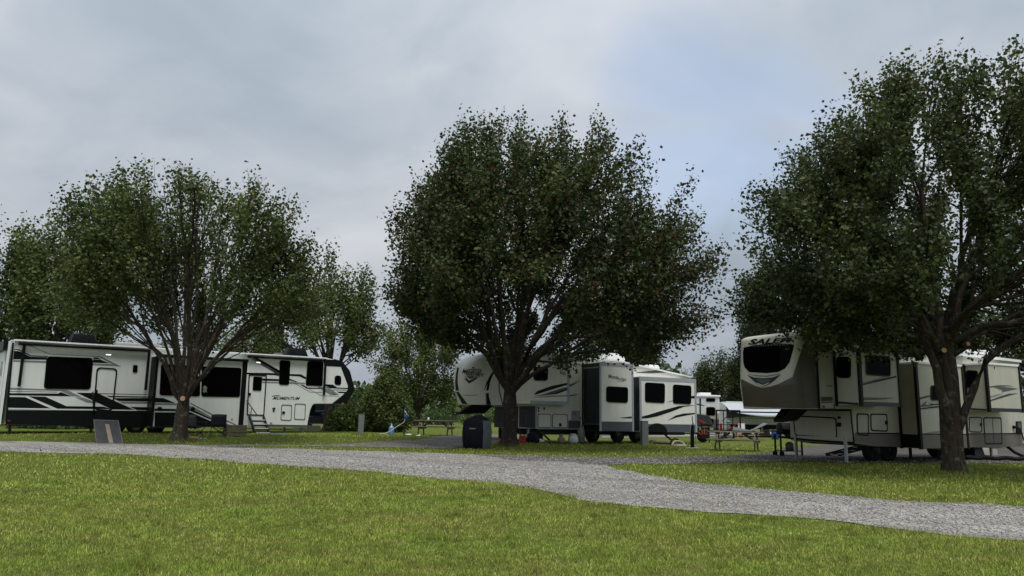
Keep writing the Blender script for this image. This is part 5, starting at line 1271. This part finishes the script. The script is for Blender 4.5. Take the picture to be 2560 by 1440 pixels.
# litter
for px, py, s_, lab in ((1022, 1089, .22, 'crumpled white paper on the grass left of the picnic table leg'), (1047, 1091, .17, 'small white scrap on the grass under the left end of the picnic table')):
    b = ground(px, py); V = [(rng.normal(0, s_ * .4), rng.normal(0, s_ * .3), .03 + abs(rng.normal(0, .025))) for _ in range(9)]
    V = [(s_ * math.cos(a) * (.7 + .5 * rng.random()), s_ * .6 * math.sin(a) * (.7 + .5 * rng.random()), .02 + .05 * rng.random()) for a in np.linspace(0, 5.6, 8)] + [(0, 0, .09)]
    V = [(v[0] + b.x, v[1] + b.y, v[2] + b.z) for v in V]
    tag(mk('paper', V, [(i, (i + 1) % 8, 8) for i in range(8)], GASW), lab, 'litter')
# covered barbecue in front of the round nose
b = ground(1192, 1109.5)
t = plain('covered_barbecue', b, R(-28), 'big black fabric covered barbecue under the round trailer nose', 'covered barbecue')
V = []; F = []; zs_ = [0, .08, .3, .6, .9, 1.04, 1.10, 1.20, 1.26]; sx = [.50, .54, .57, .58, .56, .53, .46, .22, .06]; sy = [.36, .40, .44, .45, .43, .40, .33, .17, .04]; nn = 28
for z, a_, b_ in zip(zs_, sx, sy):
    for i in range(nn):
        an = 2 * math.pi * i / nn; c, s_ = math.cos(an), math.sin(an); e = .42
        f_ = 1 + .02 * math.sin(an * 7 + z * 9) + .012 * math.sin(an * 13 - z * 5)
        V.append((math.copysign(abs(c) ** e, c) * a_ * f_ + (.05 if z > 1.15 else 0), math.copysign(abs(s_) ** e, s_) * b_ * f_, z - (.0 if z else .01)))
for i in range(len(zs_) - 1):
    for j in range(nn): F.append((i*nn + j, i*nn + (j+1) % nn, (i+1)*nn + (j+1) % nn, (i+1)*nn + j))
F.append(tuple((len(zs_) - 1) * nn + j for j in range(nn)))
gside = lambda f: len(f) == 4 and all((v % nn) in (0, 1, 2, 3, 25, 26, 27) for v in f) and f[0] // nn < 5
V = [(x * .84, y * .84, z * .97) for x, y, z in V]
mk('cover', V, [f for f in F if not gside(f)], FABRIC, t, smooth=True); mk('side_panel', V, [f for f in F if gside(f)], FABG, t, smooth=True)
MB().box(-.10, .16, -.394, -.382, .70, .735).build('printed_mark', M('pale_print', (.3, .28, .27)), t)
# things under the round-nosed trailer
b = ground(1253, 1107); t = plain('red_bowl', b, 0, 'round red plastic base on the ground left of the middle tree trunk', 'base'); MB().lathe([(.14, 0), (.15, .02), (.14, .12), (.10, .13)], (0,0,0), 18).build('shell', RED, t, smooth=True); MB().lathe([(.05, .13), (.05, .17)], (0,0,0), 12).build('knob', STEELD, t)
b = ground(1306, 1108); t = plain('fuel_can', b, R(20), 'red fuel can with a black spout right of the middle tree trunk', 'fuel can')
MB().box(-.13, .13, -.1, .1, 0, .33).build('can', RED, t, bevel=.03); MB().beam((-.08, 0, .36), (.06, 0, .44), .05, .03).beam((-.1, 0, .33), (-.08, 0, .37), .05, .03).beam((.08, 0, .33), (.06, 0, .45), .05, .03).build('handle', BLACK, t)
b = ground(1331, 1107); t = plain('black_bag', b, 0, 'slumped black bag with a standing loop handle under the white trailer', 'bag')
V = [];F = []
for z, r_ in ((0, .26), (.1, .30), (.25, .26), (.38, .2), (.46, .08)):
    for i in range(12): V.append((r_ * math.cos(i / 12 * 6.283) * (1 + .1 * math.sin(i * 2.3 + z * 9)), r_ * .7 * math.sin(i / 12 * 6.283), z))
for i in range(4):
    for j in range(12): F.append((i*12 + j, i*12 + (j+1) % 12, (i+1)*12 + (j+1) % 12, (i+1)*12 + j))
F.append(tuple(48 + j for j in range(12))); mk('sack', V, F, FABRIC, t, smooth=True); MB().tube([(-.18, 0, .3), (-.1, 0, .62), (.0, 0, .66), (.08, 0, .34)], .014, 6).build('handle', BLACK, t, smooth=True)
b = ground(1347, 1104); t = plain('garden_tool_bin', b, 0, 'red domed lid on a black tub under the white trailer', 'tub'); MB().lathe([(.18, 0), (.2, .05), (.2, .22)], (0,0,0), 16).build('tub', BLACK, t, smooth=True); MB().lathe([(.2, .22), (.17, .32), (.09, .38), (.02, .39)], (0,0,0), 16).build('lid', RED, t, smooth=True)
b = ground(1351, 1107); V = [(.26 * math.cos(a) * (.7 + .5 * rng.random()) + b.x, .12 * math.sin(a) + b.y, b.z + .03 + .06 * rng.random()) for a in np.linspace(0, 5.7, 9)] + [(b.x, b.y, b.z + .2)]
tag(mk('plastic_bag', V, [(i, (i + 1) % 9, 9) for i in range(9)], M('pale_blue_bag', (.42, .50, .55))), 'crumpled pale blue plastic bag on the ground by the black tub', 'bag')
def cyl(px, py, r, h, mat, label, rz, collar=True):
    b = ground(px, py); t = plain('gas_cylinder', b, rz, label, 'gas cylinder', 'gas cylinders on the grass')
    MB().lathe([(r * .72, 0), (r * .72, .03), (r * .8, .03), (r, .08), (r, h - .09), (r * .9, h - .04), (r * .55, h), (.03, h + .005)], (0,0,0), 24).build('tank', mat, t, smooth=True)
    V = []; F = []; n_ = 14; rc = r * .55
    for i in range(n_ + 1):
        a = R(25) + R(310) * i / n_
        for rr_, z in ((rc, h - .02), (rc, h + .12), (rc - .012, h + .12), (rc - .012, h - .02)): V.append((rr_ * math.cos(a), rr_ * math.sin(a), z))
    for i in range(n_):
        for q in range(4):
            if q == 0 and i in (3, 4, 9, 10): pass
            F.append((i*4 + q, i*4 + (q+1) % 4, (i+1)*4 + (q+1) % 4, (i+1)*4 + q))
    mk('collar', V, F, mat, t)
    MB().lathe([(.025, h), (.025, h + .09)], (0,0,0), 8).tube([(0, 0, h + .06), (.07, -.03, h + .06)], .016, 6).build('valve', STEELD, t, smooth=True)
    return t
cyl(1403, 1109, .17, .30, TANM, 'small tan gas cylinder, leftmost of the gas cylinders on the grass', 0)
cyl(1429, 1106.5, .16, .36, GASW, 'squat white gas cylinder standing a little behind the front white one', 1)
cyl(1433, 1109.5, .235, .34, GASW, 'wide white gas cylinder in front of the other white one', 2)
cyl(1453, 1108.5, .175, .72, GASG, 'tall grey gas cylinder, rightmost of the gas cylinders', 0)
# black post with hose
b = ground(1731, 1120.5); t = plain('hose_post', b, 0, 'black post with a grey hose wound round its top, left of the right picnic table', 'post')
MB().box(-.07, .07, -.07, .07, -.02, .95).build('post', BLACK, t, bevel=.01); MB().box(-.28, .26, -.16, .16, 0, .03).build('base', M('concrete_slab', (.4, .39, .37)), t, bevel=.01)
MB().tube([(-.05, -.08, .9), (.0, -.1, 1.02), (.05, -.08, 1.0), (.0, -.07, 1.15), (.03, 0, 1.32)], .02, 7).build('tap', STEELD, t, smooth=True)
MB().tube([(.05, -.1, 1.0), (.13, -.1, .92), (.10, -.1, .7), (.12, -.1, .35), (.2, -.05, .05), (.5, 0, .03)], .014, 7).tube([(-.07, -.1, .95), (-.10, -.1, .7), (-.10, -.1, .3), (-.22, -.05, .03)], .014, 7).build('hose', GREY, t, smooth=True)
def coil(px, py, r, mat, label, tilt=.5, k=2):
    b = ground(px, py); mb = MB()
    for i in range(k):
        mb.tube([(b.x + (r - i * .05) * math.cos(a), b.y + (r - i * .05) * .8 * math.sin(a), b.z + .04 + .05 * i + max(0, math.sin(a)) * tilt) for a in np.linspace(0, 6.28, 28)], .022, 6)
    return tag(mb.build('hose_coil', mat, smooth=True), label, 'hose')
coil(1697, 1116, .30, M('pale_hose', (.45, .42, .32)), 'coiled pale hose lying on the grass left of the black post', .15)
coil(1690, 1113, .26, BLACKR, 'coiled black hose behind the pale one', .22)
b0_, b1_ = ground(1625, 1110), ground(1690, 1113)
tag(MB().tube([(b0_.x, b0_.y, .1), (b0_.x * .5 + b1_.x * .5, b0_.y, .09), (b1_.x, b1_.y, .1)], .09, 10).build('log', WOOD2, smooth=True), 'low grey log lying behind the right electric box', 'log')
# leaning board in front of the toy hauler
b = ground(276, 1097)
t = plain('ramp_board', b, R(12), 'dark board with a pale wooden strip leaning against the toy hauler', 'board')
A_ = [Vector(v) for v in ((-.45, 0, 0), (.45, 0, 0), (.10, .42, .80), (-.74, .42, .82))]
def slab(nme, q, th, mat, lift=0):
    nv = (q[1] - q[0]).cross(q[3] - q[0]).normalized(); q = [v + nv * lift for v in q]; V = [tuple(v) for v in q] + [tuple(v + nv * th) for v in q]
    return mk(nme, V, [(3,2,1,0),(4,5,6,7),(0,1,5,4),(1,2,6,5),(2,3,7,6),(3,0,4,7)], mat, t)
pt_ = lambda u, v: A_[0] * (1-u) * (1-v) + A_[1] * u * (1-v) + A_[2] * u * v + A_[3] * (1-u) * v
slab('board', A_, .03, M('dark_board', (.05, .05, .053), .5, .3, 4, spec=.3))
slab('strip', [pt_(.48, .0), pt_(.64, .0), pt_(.60, .82), pt_(.44, .82)], .02, M('pale_strip', (.30, .23, .165)), .031)
for q in ([pt_(0, 0), pt_(.03, 0), pt_(.03, 1), pt_(0, 1)], [pt_(.97, 0), pt_(1, 0), pt_(1, 1), pt_(.97, 1)], [pt_(.03, .97), pt_(.97, .97), pt_(.97, 1), pt_(.03, 1)]): slab('edge_trim', q, .012, M('trim_grey', (.12, .12, .125)), .031)
MB().tube([(-.60, .45, .78), (-.62, .56, .0)], .045, 6).build('prop', BLACK, t)
# camping chairs
def chair(px, py, rz, label, mat=CHAIRF):
    b = ground(px, py); t = plain('camping_chair', b, rz, label, 'camping chair', 'folding camping chairs')
    mk('seat', [(-.26,-.25,.43),(.26,-.25,.43),(.24,.24,.38),(-.24,.24,.38),(0,0,.36)], [(0,1,4),(1,2,4),(2,3,4),(3,0,4)], mat, t, smooth=True)
    V = [];F = []
    for i in range(7):
        for j in range(5):
            u = i / 6 * 2 - 1; v = j / 4; V.append((u * .29, .24 + .14 * v + .05 * (1 - u * u) , .40 + .52 * v - .02 * u * u))
    for i in range(6):
        for j in range(4): F.append((i*5 + j, (i+1)*5 + j, (i+1)*5 + j + 1, i*5 + j + 1))
    o = mk('backrest', V, F, mat, t, smooth=True, recalc=False); md = o.modifiers.new('s', 'SOLIDIFY'); md.thickness = .02
    for s_ in (-1, 1):
        MB().tube([(s_*.30, -.28, .0), (s_*.28, .24, .40), (s_*.29, .38, .92)], .013, 6).build('leg', STEELD, t)
        MB().tube([(s_*.29, .34, .0), (s_*.30, -.27, .45), (s_*.30, -.27, .62)], .013, 6).build('leg', STEELD, t)
        MB().box(s_*.31 - .05, s_*.31 + .05, -.30, .26, .62, .64).build('armrest', mat, t, bevel=.008)
    MB().tube([(-.3, -.28, .01), (.28, -.25, .42)], .012, 6).tube([(.3, -.28, .01), (-.28, -.25, .42)], .012, 6).tube([(-.3, .34, .01), (.28, .22, .4)], .012, 6).tube([(.3, .34, .01), (-.28, .22, .4)], .012, 6).build('cross_tubes', STEELD, t)
    return t
chair(545, 1090, R(198), 'dark navy folding camping chair facing away, near the wooden crate')
chair(486, 1091, R(60), 'dark folding camping chair right beside the lichen-spotted trunk', M('dark_grey_fabric', (.03, .032, .035)))
# crate, bits
b = ground(586, 1090); t = plain('crate', b, R(40), 'weathered slatted wooden crate between the navy chair and the steps', 'crate')
for s_ in (-.22, .22):
    for z in (.02, .17, .32): MB().box(-.42, .42, s_ - .012, s_ + .012, z, z + .11).build('slat', WOOD, t)
for x in (-.41, .41):
    for z in (.02, .17, .32): MB().box(x - .01, x + .01, -.2, .2, z, z + .11).build('end_slat', WOOD2, t)
for x in (-.39, .39):
    for y in (-.2, .2): MB().box(x - .02, x + .02, y - .02, y + .02, 0, .45).build('corner_post', WOOD2, t)
MB().box(-.43, .43, -.24, .24, .44, .46).build('lid', WOOD, t)
b = ground(508, 1092); t = plain('shoe', b, R(70), 'white and dark trainer on the grass left of the navy chair', 'shoe')
MB().box(-.14, .14, -.05, .05, 0, .03).build('sole', GASW, t, bevel=.012); mk('upper', [(-.13,-.045,.03),(.13,-.04,.03),(.13,.04,.03),(-.13,.045,.03),(-.12,-.03,.11),(.0,-.03,.09),(.0,.03,.09),(-.12,.03,.11)], [(0,1,5,4),(1,2,6,5),(2,3,7,6),(3,0,4,7),(4,5,6,7)], DGREY, t)
b = ground(482, 1093); tag(MB().tube([(b.x - .25, b.y, b.z + .07), (b.x + .2, b.y + .05, b.z + .07)], .06, 9).build('log', CUT, smooth=True), 'short orange-faced cut log at the foot of the lichen-spotted trunk', 'log')
a, c = ground(672, 1088), ground(712, 1089)
tag(MB().tube([(a.x + (c.x - a.x) * t_, a.y + .25 * math.sin(t_ * 19) + (c.y - a.y) * t_, a.z + .03) for t_ in np.linspace(0, 1, 40)], .022, 6).build('blue_hose', M('blue_hose', (.05, .22, .42)), smooth=True), 'blue hose lying on the grass right of the entry steps', 'hose')
# barbecue by the cream trailer
b = ground(1975, 1140); t = plain('barbecue', b, R(8), 'black wheeled gas barbecue with side shelf standing under the nose of the cream trailer', 'barbecue')
MB().box(-.35, .35, -.25, .25, .72, .90).build('firebox', BLACK, t, bevel=.03)
mk('lid', [(-.36,-.26,.90),(.36,-.26,.90),(.36,.26,.90),(-.36,.26,.90),(-.34,-.12,1.14),(.34,-.12,1.14),(.34,.2,1.12),(-.34,.2,1.12)], [(0,1,5,4),(1,2,6,5),(2,3,7,6),(3,0,4,7),(4,5,6,7)], BLACK, t, bevel=.04, smooth=True)
MB().box(-.78, -.36, -.22, .22, .82, .86).build('side_shelf', STEELD, t, bevel=.01)
for x in (-.42, .34):
    for y in (-.2, .2): MB().box(x - .025, x + .025, y - .025, y + .025, .02 if x > 0 else .1, .74).build('leg', STEELD, t)
MB().box(-.44, .36, -.23, .23, .16, .19).build('bottom_shelf', STEELD, t)
for y in (-.24, .24): MB().lathe([(.02, -.03), (.085, -.025), (.085, .025), (.02, .03)], (-.42, y, .085), 16, 'y').build('wheel', BLACKR, t, smooth=True)
MB().lathe([(.12, .19), (.14, .22), (.14, .42), (.07, .48)], (.0, 0, 0), 14).build('gas_bottle', DGREY, t, smooth=True)
# black sewer hose and step block behind the right tree
a, c = ground(2415, 1152), ground(2700, 1156)
tag(MB().tube([(a.x + (c.x - a.x) * t_, a.y + (c.y - a.y) * t_ + .1 * math.sin(t_ * 9), .10 + .02 * math.sin(t_ * 40)) for t_ in np.linspace(0, 1, 50)], .065, 10).build('drain_hose', BLACKR, smooth=True), 'thick black drain hose lying along the gravel at the right edge', 'hose')
b = ground(2435, 1148); t = plain('step_block', b, R(27), 'dark blue-grey plastic step block behind the right tree trunk', 'step'); mk('block', [(-.3,-.25,0),(.3,-.25,0),(.3,.25,0),(-.3,.25,0),(-.25,-.2,.5),(.16,-.2,.5),(.16,.2,.5),(-.25,.2,.5)], [(0,3,2,1),(4,5,6,7),(0,1,5,4),(1,2,6,5),(2,3,7,6),(3,0,4,7)], SLATE_D, t, bevel=.02)
a = ground(2524, 1150); t = plain('drain_pipe', a, 0, 'red-collared drain pipe bending down to the black hose under the cream trailer', 'pipe')
MB().tube([(-.05, .3, .52), (.1, .25, .46), (.3, .15, .25), (.55, 0, .1)], .05, 9).build('pipe', BLACKR, t, smooth=True); MB().tube([(-.14, .33, .55), (-.03, .29, .51)], .065, 10).build('collar', RED, t, smooth=True)
b = ground(2478, 1149); tag(MB().lathe([(.13, 0), (.12, .03), (.03, .06), (.03, .12)], b, 12).build('jack_pad', ORANGE, smooth=True), 'small orange pad under the thin rear jack of the cream trailer', 'jack pad')
b = ground(2462, 1138); tag(MB().box(b.x - .5, b.x + .5, b.y, b.y + .3, 0, .22).box(b.x - .38, b.x + .28, b.y + .05, b.y + .25, .22, .27).build('concrete_block', M('concrete_block', (.38, .36, .32))), 'pale concrete block under the rear of the cream trailer', 'block')
# ------------------------------------------------------------------ farther back
# small white travel trailer
p = at(1738, 1040, 62); rv = Rig('travel_trailer', 'small white travel trailer with ribbed siding and dark bunk windows, far behind', 'trailer', (p.x, p.y, 0), R(4))
S = rv.side(0); Q = S.uvs(zj(-120,285, 660,290, 655,1060, -120,1060)); zlow = .55
x0, x1, zt_ = Q[0][0], Q[1][0], Q[0][1]
MB().box(x0, x1, 0, 6.5, zlow, zt_).build('body', WHITE, rv.root, bevel=.04)
nr = 16
for i in range(nr):
    z = zt_ - .15 - i * (zt_ - .2 - 1.45) / nr; MB().box(x0 + .05, x1 - .12, -.02, 0.0, z - .075, z - .015).build('siding_rib', WHITE, rv.root)
S.plate('lower_band', zj(-100,705, 655,705, 655,832, -100,832), BEIGE, off=.002, th=.022); S.plate('lower_skirt', zj(-100,850, 655,850, 650,1050, -100,1050), DGREY, off=.002, th=.022)
for q in (zj(336,338, 556,340, 556,428, 336,426), zj(338,552, 558,554, 558,756, 338,754), zj(330,828, 516,830, 516,968, 330,966)): rv.side(-.028).window(q, r=.16)
MB().box(x0 - .05, x1 + .06, -.12, 6.6, zt_ - .05, zt_ + .10).build('roof', ROOFW, rv.root, bevel=.04); MB().box(x0 + 1.2, x0 + 2.1, .3, 1.2, zt_ + .1, zt_ + .3).build('roof_vent', ROOFW, rv.root, bevel=.05)
S.plate('ladder', zj(176,345, 208,345, 208,830, 180,830), BLACK, off=.03, th=.05); S.plate('stripe', zj(110,470, 210,486, 325,525, 200,515, 110,495), NAVY, off=.024)
for x in (1.0, 1.9): wheel(rv, x0 + x, 1.2, .36)
for x in (x0 + .3, x1 - .3): MB().box(x - .05, x + .05, .2, .3, 0, .6).build('jack_leg', STEELD, rv.root)
# utility trailer with mesh gate
b = on_lawn(1818, 45); t = plain('utility_trailer', b, R(-6), 'black utility trailer with an upright open gate frame behind the right picnic table', 'trailer')
MB().box(-1.5, 1.6, -.02, 1.5, .50, .60).build('deck', STEELD, t)
gt = MB(); 
for x in (-.62, .72): gt.box(x - .04, x + .04, -.06, .0, .5, 1.75)
for x in (-.22, .30): gt.box(x - .025, x + .025, -.05, -.01, .5, 1.72)
gt.box(-.66, .76, -.06, 0, 1.70, 1.78).box(-.66, .76, -.06, 0, .9, .94).build('gate', BLACK, t)
w_ = MB().lathe([(.2, -.09), (.31, -.08), (.33, 0), (.31, .08), (.2, .09)], (.05, -.16, .33), 24, 'y').build('wheel', BLACKR, t, smooth=True); MB().lathe([(.2, -.03), (.18, -.05), (.07, -.03), (.05, -.06)], (.05, -.22, .33), 18, 'y').build('rim', STEEL, w_, smooth=True)
fp = [(.05 + .45 * math.cos(a), .30 + .45 * math.sin(a)) for a in np.linspace(.15, math.pi - .15, 12)]; k = len(fp)
mk('mudguard', [(x, y, z) for y in (-.30, -.02) for x, z in fp], [(i, i + 1, k + i + 1, k + i) for i in range(k - 1)], BLACK, t, smooth=True, recalc=False)
MB().beam((.1, .3, .62), (.95, .35, 1.22), .05, .05).build('strap', RED, t)
MB().box(-.42, -.28, .1, .25, .6, 1.0).build('red_can', RED, t, bevel=.03); MB().box(.02, .22, .3, .5, .6, 1.0).lathe([(.09, 1.0), (.12, 1.1), (.02, 1.18)], (.12, .4, 0), 10).build('load', PEDGREY, t, bevel=.02)
# red and dark machine behind the white trailer
b = on_lawn(1759, 41); t = plain('covered_machine', b, R(5), 'dark grey machine hood with red slashes, a black wheel with red straps below', 'machine')
mk('hood', [(-.32,0,.98),(.42,0,.92),(.48,0,1.05),(.40,.0,1.28),(.26,0,1.42),(-.32,0,1.48),(-.32,.5,.98),(.42,.5,.92),(.48,.5,1.05),(.40,.5,1.28),(.26,.5,1.42),(-.32,.5,1.48)], [(0,1,2,3,4,5),(11,10,9,8,7,6)] + [(i, (i+1) % 6, 6 + (i+1) % 6, 6 + i) for i in range(6)], SLATE_D, t, bevel=.02)
mk('red_slash', [(-.30,-.012,1.22),(-.1,-.012,1.15),(.22,-.012,.98),(-.02,-.012,.99),(-.22,-.012,1.08),(-.30,-.012,1.16)], [(0,1,2,3,4,5)], RED, t); mk('red_slash', [(.36,-.014,.95),(.44,-.014,.95),(.47,-.014,1.05),(.42,-.014,1.02)], [(0,1,2,3)], RED, t)
for x in (-.1, .3): MB().box(x - .025, x + .025, .05, .1, .0, .98).build('leg', BLACK, t)
MB().box(-.35, .45, .0, .5, .86, .93).build('tray', BLACK, t)
MB().lathe([(.06, -.1), (.30, -.09), (.33, 0), (.30, .09), (.06, .1)], (-.08, -.02, .33), 20, 'y').build('wheel', BLACKR, t, smooth=True)
for a_ in (.4, 1.2, 2.0, 2.7): MB().beam((-.08 + .12 * math.cos(a_), -.135, .36 + .1 * math.sin(a_)), (-.08 + .27 * math.cos(a_ + .2), -.135, .36 + .40 * math.sin(a_)), .07, .02).build('red_strap', ORANGE if a_ > 1 else RED, t)
# awning trailer far behind
p = at(1890, 1040, 58); rv = Rig('travel_trailer', 'far travel trailer half hidden under a pale spread awning', 'trailer', (p.x, p.y, 0), R(-3))
S = rv.side(0)
MB().box(-2.2, 6.5, 0, 2.4, .55, 2.58).build('body', WHITE, rv.root, bevel=.05)
S.plate_uv('lower_skirt', [(-2.2, .55), (6.5, .55), (6.5, .9), (-2.2, .9)], BLACK, off=.002, th=.02); S.plate_uv('dark_band', [(-2.2, 1.35), (6.5, 1.35), (6.5, 2.52), (-2.2, 2.52)], DGREY, off=.002, th=.02)
for x in (-.9, .8, 3.5): S.plate_uv('window', rounded([(x, 1.6), (x + .8, 1.6), (x + .8, 2.3), (x, 2.3)], .08), GLASS, off=.023, th=.01)
S.plate_uv('stripe', [(-1.6, 1.42), (1.6, 1.55), (2.2, 1.46), (-1.6, 1.37)], WHITE, off=.024)
for x in (-.9, .2): S.plate_uv('hatch', rounded([(x, .98), (x + .6, .98), (x + .6, 1.28), (x, 1.28)], .04), WHITE, off=.003, th=.01)
V = []; F = []
for i in range(9):
    for j in range(7):
        u, v = i / 8, j / 6; V.append((-2.6 + 5.4 * u, -.05 - 3.0 * v, 2.50 - .72 * v - .28 * math.sin(math.pi * u) * v + .12 * math.sin(math.pi * v)))
for i in range(8):
    for j in range(6): F.append((i*7 + j, (i+1)*7 + j, (i+1)*7 + j + 1, i*7 + j + 1))
mk('awning', V, F, AWN, rv.root, smooth=True, recalc=False)
MB().tube([(-2.6, -3.05, 1.78), (2.8, -3.05, 1.78)], .05, 8).build('awning_roller', BLACK, rv.root, smooth=True)
for x in (-2.55, 2.75): MB().tube([(x, -3.05, 1.78), (x, -.05, 1.1)], .03, 6).build('awning_arm', BLACK, rv.root)
for x in (1.5, 2.4): wheel(rv, x, .1, .36)
for x in (-1.8, 6): MB().box(x - .05, x + .05, .3, .4, 0, .6).build('jack_leg', STEELD, rv.root)
b = on_lawn(1936, 50); t = plain('barrel', b, 0, 'blue plastic barrel on the far grass under the nose of the cream trailer', 'barrel'); MB().lathe([(.2, 0), (.22, .05), (.23, .3), (.24, .33), (.23, .36), (.23, .52), (.2, .58)], (0,0,0), 20).build('drum', BLUE, t, smooth=True); MB().lathe([(.22, .58), (.22, .62), (.1, .64)], (0,0,0), 20).build('lid', NAVY, t, smooth=True)
b = on_lawn(1847, 50); t = plain('folding_chair', b, R(200), 'far folding chair with orange straps under the pale awning', 'chair')
MB().box(-.25, .25, -.25, .25, .42, .45).build('seat', GASW, t); MB().box(-.25, .25, .22, .26, .55, 1.0).build('backrest', GASW, t)
for x in (-.24, .24): MB().beam((x, -.25, 0), (x, .25, .6), .03, .03).beam((x, .25, 0), (x, -.25, .6), .03, .03).build('leg', ORANGE, t)
# dark blue motorhome behind the toy hauler
p = at(690, 1040, 47); rv = Rig('motorhome', 'black and deep blue motorhome mostly hidden behind the nose of the toy hauler', 'motorhome', (p.x, p.y, float(gz(p.x, p.y))), R(12))
S = rv.side(0); xn = S.uv((815, 1040))[0]; zb1 = S.uv((790, 1063))[1]
Q = [(-3.5, .35), (xn - .02, .35), (xn + .05, 1.2), (xn - .25, 1.75), (xn - .8, 1.85), (-3.5, 1.95)]
shell(rv, 'body', Q, NAVY, 0, 2.4, .05)
for q, mt_ in ((zo(215,420, 420,385, 760,375, 770,395, 740,470, 380,545, 190,600, 300,545, 210,520, 210,480, 400,455, 210,462), BLUEP),): S.plate('stripe', q, mt_, off=.003)
for q in (zo(220,412, 420,382, 750,374, 750,388, 430,398, 222,424), zo(205,492, 540,458, 360,520, 190,602, 190,585, 290,530), zo(300,560, 480,520, 750,466, 755,480, 490,538, 250,590)): S.plate('stripe', q, TRIM, off=.007)
S.plate('lower_panel', zo(-400,905, 590,905, 590,1135, -400,1150), RIM, off=.003, th=.02); S.text('lettering', 'GEORGETOWN', zo(200,830, 650,828, 650,862, 200,865), TRIM, bold=.03)
S.plate('panel_gap', zo(165,910, 172,910, 172,1132, 165,1132), BLACK, off=.024); S.plate('panel_gap', zo(232,910, 240,910, 240,1132, 232,1132), BLACK, off=.024)
MB().box(xn - .05, xn + .25, -.05, .25, 1.35, 1.6).build('mirror', STEELD, rv.root, bevel=.03)
mk('windscreen_visor', [(xn - .3, .1, 1.78), (xn + .75, .2, 1.62), (xn + .75, 1.9, 1.62), (xn - .3, 2.2, 1.78), (xn - .3, .1, 1.9), (xn + .75, .2, 1.66), (xn + .75, 1.9, 1.66), (xn - .3, 2.2, 1.9)], [(0,3,2,1),(4,5,6,7),(0,1,5,4),(1,2,6,5),(2,3,7,6),(3,0,4,7)], RIM, rv.root)
for x in (xn - 1.2, -2.6): wheel(rv, x, .05, .42)
# firewood under the white trailer, far board table
b = on_lawn(1247, 45); t = plain('bench_table', b, 0, 'pale low plank bench on the far grass behind the covered barbecue', 'bench')
MB().box(-.8, 1.2, -.2, .2, .42, .48).build('top', WOOD, t); 
for x in (-.6, 1.0): MB().box(x - .05, x + .05, -.18, .18, 0, .42).build('leg', WOOD2, t)
MB().box(-.8, -.4, -.25, -.22, .2, .36).build('panel', GASW, t)
for o in list(bpy.data.objects):
    if o.type == 'EMPTY' and o.name.startswith('underside'): bpy.data.objects.remove(o)
